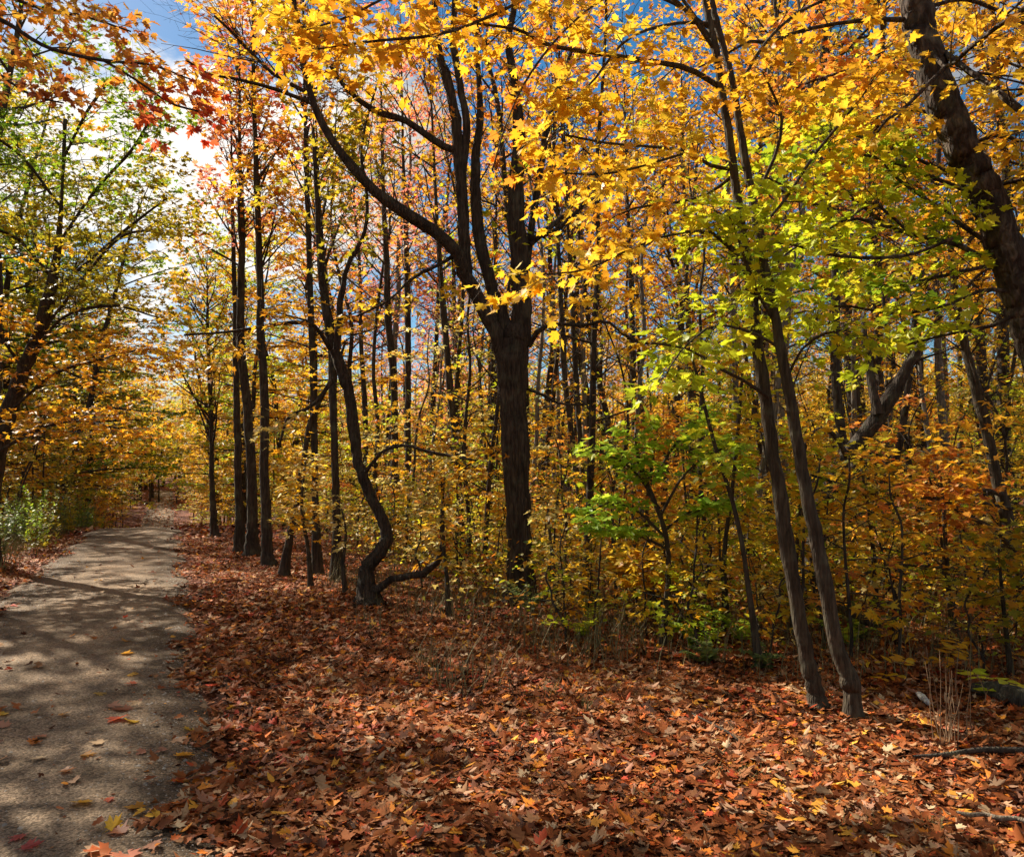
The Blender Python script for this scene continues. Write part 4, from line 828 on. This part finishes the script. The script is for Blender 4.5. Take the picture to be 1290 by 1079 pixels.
# ---- traced saplings and sprays of the understorey
def sapling_at(px, py, Y, hgt, pal, pal2, label, kind=0, name='sapling', rot=0., cat='sapling', group=None):
    b = P(px, py, Y); k = SAPL[kind]; hh = (3.4, 2.5, 4.4)[kind]
    place(k, name, b[0], b[1], hgt / hh, rot, pal, pal2, None, label, cat, group)
def spray_plant(name, label, cat, stem, Y, pals, seed, lens=(.5, .25), num=(14, 5), leaf='maple', size=(.07, .11), lo=.3, dens=.9, dy=None):
    t = Tree(name, label, cat, stem, Y, dy, bark=BARK_S, seed=seed, leaf=leaf, size=size, sides=7, rough=.02, layered=.35)
    if 'flat sprays right of the great maple' in label:
        for pts in ([(833, 655, 4), (812, 610, 3), (785, 582, 3), (745, 566, 2)], [(836, 675, 4), (805, 645, 3), (770, 632, 3), (738, 648, 2)], [(838, 690, 4), (800, 672, 3), (765, 668, 2)],
                    [(832, 650, 4), (860, 600, 3), (895, 572, 3), (925, 560, 2)], [(828, 640, 4), (806, 590, 3), (800, 545, 2)], [(836, 670, 4), (868, 645, 3), (905, 640, 2)], [(820, 610, 3), (850, 560, 3), (880, 530, 2)]):
            t.bough(pts, Y, Y - .3, 'fresh', (.38, .18), (11, 5), lo=.25, dens=1.0, flat=.92)
    for p in pals: t.spray(t.line, .01, p, lens, num, lo=lo, dens=dens, flat=.8)
    t.done(); return t
SP = [
 ('sapling', 'bright green maple sapling spreading flat sprays right of the great maple', 'sapling', [(835, 752, 8), (842, 700, 6), (828, 640, 5), (812, 600, 5), (800, 560, 3)], 7.6, ['lime'], (.35, .2), (6, 4), .6),
 ('sapling', 'green sapling with long drooping leaves just left of the twin trunks', 'sapling', [(958, 800, 8), (940, 720, 6), (925, 640, 5), (900, 560, 5), (880, 480, 4), (868, 440, 2)], 6.6, ['lime', 'fresh'], (.6, .3), (13, 4), .4),
 ('sapling', 'yellow green sapling filling the space between the green sprays and the twin trunks', 'sapling', [(915, 770, 8), (912, 700, 6), (922, 620, 5), (930, 540, 4), (935, 470, 3)], 8.2, ['lime', 'gold'], (.9, .4), (14, 5), .25),
 ('sapling', 'orange leaved sapling behind the bright green sprays', 'sapling', [(822, 745, 8), (818, 690, 7), (815, 640, 5), (822, 580, 4), (828, 540, 2)], 9.8, ['orange', 'amber'], (.75, .35), (16, 5), .35),
 ('sapling', 'low golden sapling spread flat like a table in front of the dark trunks', 'sapling', [(835, 775, 7), (830, 755, 5), (822, 740, 4), (815, 728, 2)], 8.6, ['gold', 'gold'], (1.0, .4), (12, 6), .3),
 ('sapling', 'yellow sapling behind the foot of the twin trunks', 'sapling', [(1000, 800, 8), (1002, 720, 6), (1008, 640, 4), (1015, 560, 3)], 8.0, ['gold', 'lime'], (.8, .35), (14, 5), .3),
 ('sapling', 'golden sapling under the broken leaning trunk', 'sapling', [(1105, 800, 7), (1102, 720, 6), (1095, 650, 4), (1085, 590, 3)], 8.4, ['gold', 'olive'], (.9, .4), (14, 5), .3),
 ('sapling', 'amber and bronze sapling with flat sprays near the right edge', 'sapling', [(1205, 800, 7), (1195, 740, 6), (1190, 660, 5), (1185, 600, 3)], 8.2, ['amber', 'dull'], (1.0, .4), (13, 5), .3),
 ('sapling', 'pale yellow sapling brushing the right side of the great maple', 'sapling', [(704, 780, 6), (700, 740, 5), (694, 690, 4), (690, 640, 3)], 9.0, ['pale'], (.45, .25), (10, 3), .3),
 ('sapling', 'pale leaved sapling between the crooked tree and the great maple', 'sapling', [(566, 770, 6), (562, 720, 5), (556, 660, 4), (560, 600, 3)], 9.4, ['pale', 'gold'], (.7, .3), (14, 4), .3),
 ('sapling', 'golden sapling leaning left of the crooked tree', 'sapling', [(392, 740, 6), (388, 690, 5), (380, 640, 4), (384, 590, 2)], 11.2, ['gold', 'pale'], (.8, .35), (14, 5), .3),
 ('sapling', 'small yellow sapling in front of the crooked tree', 'sapling', [(436, 745, 5), (432, 710, 4), (436, 670, 3), (430, 640, 2)], 10.6, ['pale'], (.55, .25), (12, 4), .3),
 ('sapling', 'yellow sapling at the right edge above the mound', 'sapling', [(1275, 850, 6), (1268, 800, 5), (1262, 740, 4), (1258, 690, 2)], 6.6, ['gold', 'olive'], (.5, .25), (11, 4), .3),
]
for i, (nm, lab, cat, stem, Y, pals, lens, num, lo) in enumerate(SP):
    b = P(stem[0][0], stem[0][1], Y); gy = 590 + F * (EYE - float(H(b[0], Y))) / Y
    stem = [(stem[0][0], gy + 2, stem[0][2])] + stem[1:]
    spray_plant(nm, lab, cat, stem, Y, pals, 300 + i, lens, num, 'maple' if Y < 9 else 'star', (.06, .10), lo, .75)

# ---- green fern-like plants
def frond_plant(px, py, Y, hgt, nst, pal, label, seed, name='leafy_plant', cat='plant', group=None, leaflet=.07, spread=1.):
    b = P(px, py, Y); r = np.random.default_rng(seed); base = np.array((b[0], b[1], float(H(b[0], b[1]))))
    e = empty(name, base, label, cat, group); tubes = []; p = Plant(seed, 'oval', (leaflet * .8, leaflet * 1.2), .03, .3, .1)
    for i in range(nst):
        az = r.uniform(0, 6.28); L = hgt * r.uniform(.8, 1.3); t = np.linspace(0, 1, 8)[:, None]; o = np.array((math.cos(az), math.sin(az), 0)) * spread
        line = o * L * .75 * t ** 1.4 + np.array((0, 0, 1.)) * L * (t * 1.0 - .45 * t ** 2.5) + np.array((r.normal(0, .03), r.normal(0, .03), 0))
        tubes.append((line, np.linspace(.004, .001, 8), 4))
        for k in range(2, 8):
            tg = nrm(line[k] - line[k - 1]); sd = nrm(np.cross(tg, (0, 0, 1.)))
            for s in (-1, 1):
                for m in range(3):
                    q = line[k - 1] + (line[k] - line[k - 1]) * (m / 3); d = sd * s + tg * .5 + np.array((0, 0, -.15 + r.normal(0, .1)))
                    p.lp.append(q[None]); p.ld.append(d[None]); p.ln.append((np.array((0, 0, 1.)) + r.normal(0, .25, 3))[None]); p.ls.append(np.array([leaflet * r.uniform(.8, 1.3) * (1.2 - k / 10)])); p.lm.append(np.array([0]))
    link('stem', tubes_mesh('stem', tubes, STALK), e); p.crown('foliage', [LM[pal]], e)
    return e
FR = [(880, 800, 7.4, .55, 9, 'fresh', 'bright green feathery plant on the litter left of the twin trunks'), (935, 790, 7.6, .6, 8, 'fresh', 'green feathery plant, the nearer one beside the twin trunks'),
      (850, 775, 8.4, .5, 7, 'sage', 'dull green feathery plant behind the bright one'), (735, 805, 8.0, .38, 5, 'lime', 'small yellow green plant right of the great maple'),
      (745, 765, 8.8, .45, 5, 'lime', 'small lime plant against the shade right of the great maple'), (665, 785, 9.2, .5, 8, 'sage', 'dull green plant at the foot of the great maple'),
      (958, 850, 6.6, .3, 7, 'sage', 'low dark green plant left of the foot of the twin trunks'), (1065, 800, 7.4, .45, 6, 'fresh', 'green leaved plant glimpsed between and behind the twin trunks'),
      (890, 850, 6.8, .28, 6, 'sage', 'low grey green plant at the edge of the brown litter'), (1090, 790, 7.8, .5, 7, 'sage', 'dark green plant right of the twin trunks')]
for i, (px, py, Y, h_, n_, pal, lab) in enumerate(FR): frond_plant(px, py, Y, h_, n_, pal, lab, 400 + i, group='green plants on the forest floor')

# ---- broad yellow leaved seedlings near the right edge
def broad(px, py, Y, hgt, pal, label, seed):
    b = P(px, py, Y); base = np.array((b[0], b[1], float(H(b[0], b[1])))); r = np.random.default_rng(seed)
    e = empty('broad_leaved_seedling', base, label, 'seedling', 'broad leaved seedlings near the right edge'); line = np.array([(0, 0, 0), (.01, 0, hgt * .4), (-.01, .02, hgt * .8), (.02, 0, hgt)])
    tubes = [(line, np.linspace(.004, .002, 4), 5)]; p = Plant(seed, 'oval', (.1, .14), .05)
    for i in range(3):
        az = r.uniform(0, 6.28); q = line[1 + i] ; d = np.array((math.cos(az), math.sin(az), .15)); w = np.array([q, q + d * .08, q + d * .17 + (0, 0, -.01)]); w = np.vstack([w, q + d * .25 + (0, 0, -.03)])
        tubes.append((w, np.linspace(.003, .001, 4), 4))
        for k in (1, 2, 3):
            for s in (-1, 1):
                dd = d * .5 + s * np.array((-d[1], d[0], -.15)); p.lp.append(w[k][None]); p.ld.append(dd[None]); p.ln.append((np.array((0, 0, 1.)) + r.normal(0, .2, 3))[None]); p.ls.append(np.array([r.uniform(.07, .12)])); p.lm.append(np.array([0]))
    link('stem', tubes_mesh('stem', tubes, STALK), e); p.crown('foliage', [LM[pal]], e)
for i, a in enumerate([(1140, 845, 6.2, .22, 'gold', 'yellow broad leaved seedling in front of the dark green plants, the lower one'), (1165, 820, 6.8, .28, 'gold', 'amber broad leaved seedling, higher and just behind the lowest one'),
                       (1240, 868, 5.7, .2, 'lime', 'yellow green broad leaved seedling beside the mossy log'), (1215, 850, 6.3, .3, 'gold', 'golden broad leaved seedling standing behind the dead stalks'), (1250, 830, 6.8, .35, 'amber', 'amber broad leaved seedling above the mossy log')]): broad(*a, 500 + i)

# ---- dead stalks, grass, weeds
def stalks():
    b = P(1203, 930, 4.85); base = np.array((b[0], b[1], float(H(b[0], b[1])))); r = np.random.default_rng(9)
    e = empty('dead_stalks', base, 'clump of dry brown upright stalks poking from the litter near the right edge', 'dead plant')
    for i in range(15):
        o = np.array((r.normal(0, .05), r.normal(0, .04), -.01)); h_ = r.uniform(.3, .62); ln = np.array((r.normal(0, .04), r.normal(0, .04), h_))
        link('stalk', tubes_mesh('stalk', [(np.array([o, o + ln * .35 + r.normal(0, .006, 3), o + ln * .7 + r.normal(0, .008, 3), o + ln]), np.linspace(.0035, .0015, 4), 5)], STALK), e)
stalks()
def blades(name, label, x, y, hh, m, seed, wid=.004, bendy=.5, kind='stuff', lean=.25, segs=3):
    r = np.random.default_rng(seed); n = len(x); z = H(x, y) - .01; h_ = r.uniform(*hh, n); a = r.uniform(0, 6.28, n); L = r.uniform(0, lean, n) * 2
    d = np.stack([np.cos(a), np.sin(a)], -1); pts = []
    for k in range(segs + 1):
        t = k / segs; w = wid * (1 - t * .85); off = d * (L * h_ * t ** (1 + bendy))[:, None]; px = np.stack([-d[:, 1], d[:, 0]], -1)
        for s in (-1, 1): pts.append(np.concatenate([np.stack([x, y], -1) + off + px * w * s, (z + h_ * t)[:, None]], 1))
    co = np.stack(pts, 1); q = np.array([(2 * k, 2 * k + 1, 2 * k + 3, 2 * k + 2) for k in range(segs)])
    LI = ((np.arange(n) * (2 * segs + 2))[:, None, None] + q[None]).ravel()
    me = new_mesh(name, co.reshape(-1, 3), LI, np.full(n * segs, 4), None, [m]); return me
def tuft(px, py, Y, rad, n, hh, label, seed):
    b = P(px, py, Y); r = np.random.default_rng(seed); x = b[0] + r.normal(0, rad, n); y = b[1] + r.normal(0, rad, n)
    me = blades('grass_tuft', label, x, y, hh, GRASS_M, seed, .0025, .8, lean=.45)
    o = link('grass_tuft', me); tag(o, label, 'grass tuft', 'small tufts of grass in the litter')
for i, a in enumerate([(925, 985, 4.3, .07, 70, (.05, .12), 'green grass tuft in the litter below the twin trunks'), (695, 880, 5.9, .09, 80, (.06, .14), 'green grass tuft in the litter at mid view'), (740, 900, 5.5, .03, 60, (.05, .12), 'grass tuft just right of the middle of the litter'),
                       (535, 830, 6.9, .05, 90, (.06, .16), 'dull grass tuft in front of the crooked tree'), (820, 1000, 4.1, .05, 50, (.04, .1), 'dark grass tuft low down right of centre'), (1180, 1050, 3.7, .03, 60, (.04, .1), 'dark green tuft near the bottom right corner'), (1085, 1045, 3.7, .05, 40, (.04, .09), 'small green tuft at the bottom edge')]): tuft(*a, 600 + i)
x, y, l, s = pts_on(52000, 2.2, 16, 1, 30, 1.0); k = in_view(x, y) & (y > 6.2) & (l > 2.2 + 1.2 * np.sin(s * .9) * .5) & (rng.random(len(x)) < sstep(2.2, 5.5, l) * .8 + .1)
x, y = x[k], y[k]; k = (y > 7.2) | (x > 1.6); x, y = x[k], y[k]
x2, y2, l, s = pts_on(5000, 1.8, 4.6, 5.5, 12, 1.0); k = (np.sin(x2 * 2.3) * np.sin(y2 * 1.7 + 1) + rng.normal(0, .4, len(x2)) > .35) & in_view(x2, y2); x = np.append(x, x2[k]); y = np.append(y, y2[k])
tag(link('undergrowth', blades('undergrowth', '', x, y, (.08, .5), WEED_M, 31, .0038, .7, lean=.5)), 'dry weeds and grass stems growing along the edge of the wood', kind='stuff')
x, y, l, s = pts_on(22000, -4.8, -2.1, 14, 50, .8); k = in_view(x, y) & (rng.random(len(x)) < sstep(2.1, 2.8, -l))
tag(link('verge_grass', blades('verge_grass', '', x[k], y[k], (.1, .45), GRASS_M, 32, .004, .7, lean=.35)), 'rough green grass along the left side of the road', kind='stuff')
# small leaves of the herb layer
def herbs(name, label, x, y, hh, pals, seed, size=(.04, .085)):
    r = np.random.default_rng(seed); n = len(x); z = H(x, y) + r.uniform(0, 1, n) ** 1.3 * hh; a = r.uniform(0, 6.28, n)
    D = np.stack([np.cos(a), np.sin(a), r.normal(-.1, .3, n)], -1); Nn = np.stack([r.normal(0, .5, n), r.normal(0, .5, n), np.ones(n)], -1)
    me = leaves_mesh(name, np.stack([x, y, z], -1), D, Nn, r.uniform(*size, n), 'oval', [LM[p] for p in pals], r.integers(0, len(pals), n), r=r); tag(link(name, me), label, kind='stuff')
x, y, l, s = pts_on(150000, 2.6, 18, 1, 34, 1.0); k = in_view(x, y) & (y > 7.0); x, y = x[k], y[k]
k = (np.sin(x * 1.9 + 1) * np.sin(y * 1.4) + rng.normal(0, .5, len(x)) > -.1) & (across(x, y) > 3.2 + rng.normal(0, .5, len(x))); herbs('undergrowth_leaves', 'small mixed leaves of the herb layer between the saplings', x[k], y[k], .8, ['pale', 'olive', 'amber', 'sage', 'gold', 'lime'], 33)

# ---- goldenrod-like verge plants at the left
def verge_plant(seed, hgt):
    r = np.random.default_rng(seed); p = Plant(seed, 'oval', (.05, .09), .03); tubes = []
    for i in range(9):
        o = np.array((r.normal(0, .12), r.normal(0, .12), 0)); h_ = hgt * r.uniform(.6, 1.1); l = np.array((r.normal(0, .16), r.normal(0, .16), 1.)) * h_
        t = np.linspace(0, 1, 6)[:, None]; line = o + l * t + np.array((r.normal(0, .1), r.normal(0, .1), 0)) * t * t; tubes.append((line, np.linspace(.005, .002, 6), 4)); n = int(34 * h_)
        u = r.uniform(.1, 1, n); q = o + l * u[:, None]; a = r.uniform(0, 6.28, n)
        p.lp.append(q); p.ld.append(np.stack([np.cos(a), np.sin(a), r.uniform(.0, .9, n)], -1)); p.ln.append(np.stack([-np.cos(a) * .4, -np.sin(a) * .4, np.ones(n)], -1)); p.ls.append(r.uniform(.06, .12, n) * (1.25 - .6 * u)); p.lm.append(np.zeros(n, int))
    P_, D_, N_, Z_, M_ = p.leaf_arrays()
    return tubes_mesh('stem', tubes, STALK), leaves_mesh('foliage', P_, D_, N_, Z_, 'oval', [LM['sage']], M_, r=r)
VP = [verge_plant(700 + i, h_) for i, h_ in enumerate((1.2, .95, 1.4))]
for i in range(46):
    s_ = 16.5 + i * .42 + pr.uniform(-.2, .2); l_ = -2.3 - pr.random() * 1.0 - (.5 if i % 2 else 0); x_, y_ = road_xy(l_, s_)
    if not bool(in_view(np.array([x_]), np.array([y_]), 30)[0]): continue
    st, fo = VP[i % 3]; pal = ['sage', 'sage', 'green', 'fresh', 'olive'][i % 5]
    e = empty('verge_plant', (x_, y_, float(H(x_, y_))), f"{['tall', 'bushy', 'upright'][i % 3]} {WORD[pal].split()[0]} weed along the left of the road", 'plant', 'green weeds along the left of the road'); e.rotation_euler[2] = pr.uniform(0, 6.28); sc = pr.uniform(.7, 1.1); e.scale = (sc,) * 3
    link('stem', st, e); f = link('foliage', fo, e); f.material_slots[0].link = 'OBJECT'; f.material_slots[0].material = LM[pal]

# ---- dead wood on the ground
def stick(name, label, cat, pts, m, sides=8, lift=.02, subs=()):
    """pts: (px,py,width px) on the ground"""
    V = []; Rr = []
    for px, py, w in pts:
        Y = EYE * F / (py - 590)
        for _ in range(4):
            b = P(px, py, Y); Y = (EYE - float(H(b[0], Y)) - lift) * F / (py - 590)
        b = P(px, py, Y); V.append(b); Rr.append(w * Y / F / 2)
    q, r = spline(np.array(V), np.array(Rr), step=.06); base = q[0].copy()
    e = link(name, tubes_mesh(name, [(q - base, r, sides)], m, True, .12), None, base); tag(e, label, cat)
    return e
stick('fallen_branch', 'bare grey branch lying on the litter at the bottom right edge', 'branch', [(1205, 1022, 3), (1222, 1026, 6), (1240, 1025, 5), (1258, 1030, 7), (1278, 1030, 6), (1296, 1035, 7)], DEADWOOD)
stick('fallen_branch', 'dark crooked branch lying on the litter under the dead stalks', 'branch', [(1150, 952, 3), (1190, 950, 6), (1235, 944, 7), (1296, 945, 8)], BARK_D)
stick('fallen_branch', 'thin dark twig lying on the litter left of the twin trunks', 'branch', [(872, 898, 2), (895, 910, 3), (918, 922, 3), (930, 932, 2)], BARK_D, 5)
stick('fallen_branch', 'thin stick on the litter beyond the dead stalks', 'branch', [(1225, 866, 3), (1260, 872, 4), (1296, 882, 4)], BARK_S, 5)
stick('fallen_log', 'mossy dark log half buried in leaves at the right edge', 'log', [(1225, 866, 12), (1255, 872, 26), (1296, 884, 34)], BARK_D, 14, .02)
stick('fallen_log', 'dark fallen log on the ground right behind the twin trunks', 'log', [(1020, 748, 9), (1050, 762, 11), (1078, 776, 12), (1096, 784, 10)], BARK, 10, .25)
stick('birch_log', 'short white birch log lying deep among stems near the right edge', 'log', [(1217, 733, 7), (1235, 743, 8), (1254, 755, 7)], BIRCH, 9, .12)
stick('fallen_branch', 'pale chip of wood on the litter right of the twin trunks', 'branch', [(1157, 873, 6), (1163, 878, 9), (1170, 885, 6)], BIRCH, 6, .04)

# ---- loose leaves lying on the gravel, each its own thing
LOOSE = [(480, 260, 'dull', .09, 'brown leaf farthest up the gravel, right of the sun patch'), (460, 308, 'dull', .11, 'brown curled leaf on the gravel below the farthest one'), (485, 385, 'gold', .09, 'small yellow leaf on the gravel right of the wheel track'),
 (515, 418, 'red', .09, 'small red leaf near the right side of the gravel'), (375, 452, 'dull', .10, 'dark leaf alone in the middle of the gravel'), (410, 497, 'pale', .10, 'pale leaf on the gravel above the big dark red pair'), (485, 510, 'dull', .13, 'large brown leaf on top of the dark red one'),
 (460, 540, 'red', .12, 'dark red leaf under a large brown one'), (512, 558, 'amber', .11, 'amber leaf right of the dark red one'), (20, 525, 'amber', .1, 'amber leaf at the left edge of the picture'), (22, 577, 'pale', .1, 'pale leaf at the left edge below the amber one'),
 (245, 527, 'dull', .08, 'dark small leaf on the darker wheel track'), (175, 607, 'pale', .09, 'pale flat leaf on the left wheel track'), (125, 635, 'orange', .07, 'tiny orange leaf on the left wheel track'), (388, 638, 'pale', .08, 'pinkish tan leaf in the middle of the gravel'),
 (550, 662, 'pale', .07, 'tan leaf near the gravel edge, left of the orange pair'), (165, 686, 'pale', .08, 'tan curled leaf at the top of the lower left sun patch'), (308, 684, 'dull', .08, 'brown leaf above the round sun patch'), (232, 742, 'dull', .07, 'brown leaf inside the round sun patch'),
 (272, 782, 'pale', .08, 'tan leaf inside the round sun patch'), (415, 832, 'red', .06, 'small rusty leaf below the sun patch'), (290, 848, 'gold', .10, 'bright yellow orange leaf standing up on the lower gravel'), (538, 868, 'gold', .09, 'yellow orange leaf curled near the lower gravel edge'),
 (585, 916, 'pale', .07, 'pale green oval leaf near the lower gravel edge'), (92, 965, 'pink', .08, 'pink leaf standing on the lower left gravel'), (412, 952, 'gold', .08, 'golden leaf beside a brown one on the lower gravel'), (458, 965, 'dull', .09, 'brown leaf beside the golden one on the lower gravel'),
 (575, 993, 'pale', .08, 'tan leaf low on the gravel near its right edge'), (85, 1018, 'pink', .08, 'pink leaf flat on the gravel in the bottom left corner'), (410, 1035, 'red', .10, 'red leaf at the bottom edge of the gravel'), (475, 1052, 'pink', .12, 'large pink maple leaf at the bottom edge of the gravel'),
 (375, 1025, 'pale', .08, 'tan leaf left of the red one at the bottom edge'), (670, 672, 'orange', .11, 'orange leaf at the gravel edge beside the litter'), (712, 765, 'amber', .11, 'bright amber leaf on the litter fringe of the gravel'), (725, 578, 'amber', .1, 'amber leaf at the litter fringe farther up the gravel'), (670, 612, 'pale', .09, 'pale leaf just left of the upper amber one at the fringe')]
for i, (zx, zy, pal, sz, lab) in enumerate(LOOSE):
    px, py = zx / 3, 719 + zy / 3; Y = (EYE - .02) * F / (py - 590); b = P(px, py, Y); r = np.random.default_rng(800 + i); a = r.uniform(0, 6.28)
    me = leaves_mesh('fallen_leaf', np.zeros((1, 3)), np.array([[math.cos(a), math.sin(a), .05]]), np.array([[r.normal(0, .13), r.normal(0, .13), 1.]]), np.array([sz]), 'oval' if 'oval' in lab else 'maple', [LM[pal] if pal != 'pale' else LITTER_PINK], np.array([0]), (.08, .3), (-.25, .25), r=r)
    me.attributes['rnd'].data.foreach_set('value', np.full(len(me.polygons), r.random(), np.float32))
    tag(link('fallen_leaf', me, None, (b[0], b[1], float(rz(np.array(b[0]), np.array(b[1]))) + .007)), lab, 'leaf', 'loose leaves on the gravel')
# ---- the wood goes on as one mass far behind
def distant():
    r = np.random.default_rng(77); nt = 900; a = np.radians(r.uniform(-48, 44, nt)); d = r.uniform(88, 190, nt); X = d * np.sin(a); Y = d * np.cos(a); l = across(X, Y); s = along(X, Y)
    k = (np.abs(l + .9) > 3.2) | (s > 132); X, Y, nt = X[k], Y[k], int(k.sum()); hh = r.uniform(9, 17, nt); Z = H(X, Y); tubes = []
    for i in range(nt): tubes.append((np.array([(X[i], Y[i], Z[i] - .3), (X[i] + r.normal(0, .3), Y[i], Z[i] + hh[i] * .5), (X[i] + r.normal(0, .6), Y[i], Z[i] + hh[i] * .95)]), np.array([.16, .11, .03]), 5))
    me = tubes_mesh('distant_woods', tubes, BARK_D)
    tag(link('distant_woods', me), 'trunks of the far wood', kind='stuff')
    m = 420; n = nt * m; i = np.repeat(np.arange(nt), m); c = r.normal(0, 1, (nt, 9, 3)); j = r.integers(0, 9, n); q = c[i, j] * (1.5, 1.5, .26) + r.normal(0, .75, (n, 3)) * (1, 1, .07)
    z = Z[i] + hh[i] * np.clip(.5 + q[:, 2], .04, 1.0); p = np.stack([X[i] + q[:, 0], Y[i] + q[:, 1], z], -1)
    aa = r.uniform(0, 6.28, n); D = np.stack([np.cos(aa), np.sin(aa), r.normal(0, .3, n)], -1); Nn = np.stack([r.normal(0, .6, n), r.normal(0, .6, n), np.ones(n)], -1)
    pal = ['gold', 'amber', 'olive', 'orange', 'lime']; mi = r.choice(5, nt, p=[.34, .24, .17, .11, .14])[i]
    me = leaves_mesh('distant_woods_leaves', p, D, Nn, r.uniform(.3, .6, n), 'kite', [LM[k] for k in pal], mi, r=r)
    tag(link('distant_woods_leaves', me), 'golden and olive crowns of the far wood', kind='stuff')
distant()

# ---- copies that would read alike are told apart by their order across the view
ORD = ['first', 'second', 'third', 'fourth', 'fifth', 'sixth', 'seventh', 'eighth', 'ninth', 'tenth', 'eleventh', 'twelfth', 'thirteenth', 'fourteenth', 'fifteenth']
same = {}
for o in COL.objects:
    if o.parent is None and o.get('category'): same.setdefault(o['label'], []).append(o)
for lab, g in same.items():
    if len(g) > 1:
        g.sort(key=lambda o: o.location.x / max(o.location.y, .1))
        for k, o in enumerate(g): o['label'] = f"{lab}, {ORD[k] if k < 15 else 'number ' + str(k + 1)} from left"
print('objects', len(COL.objects))
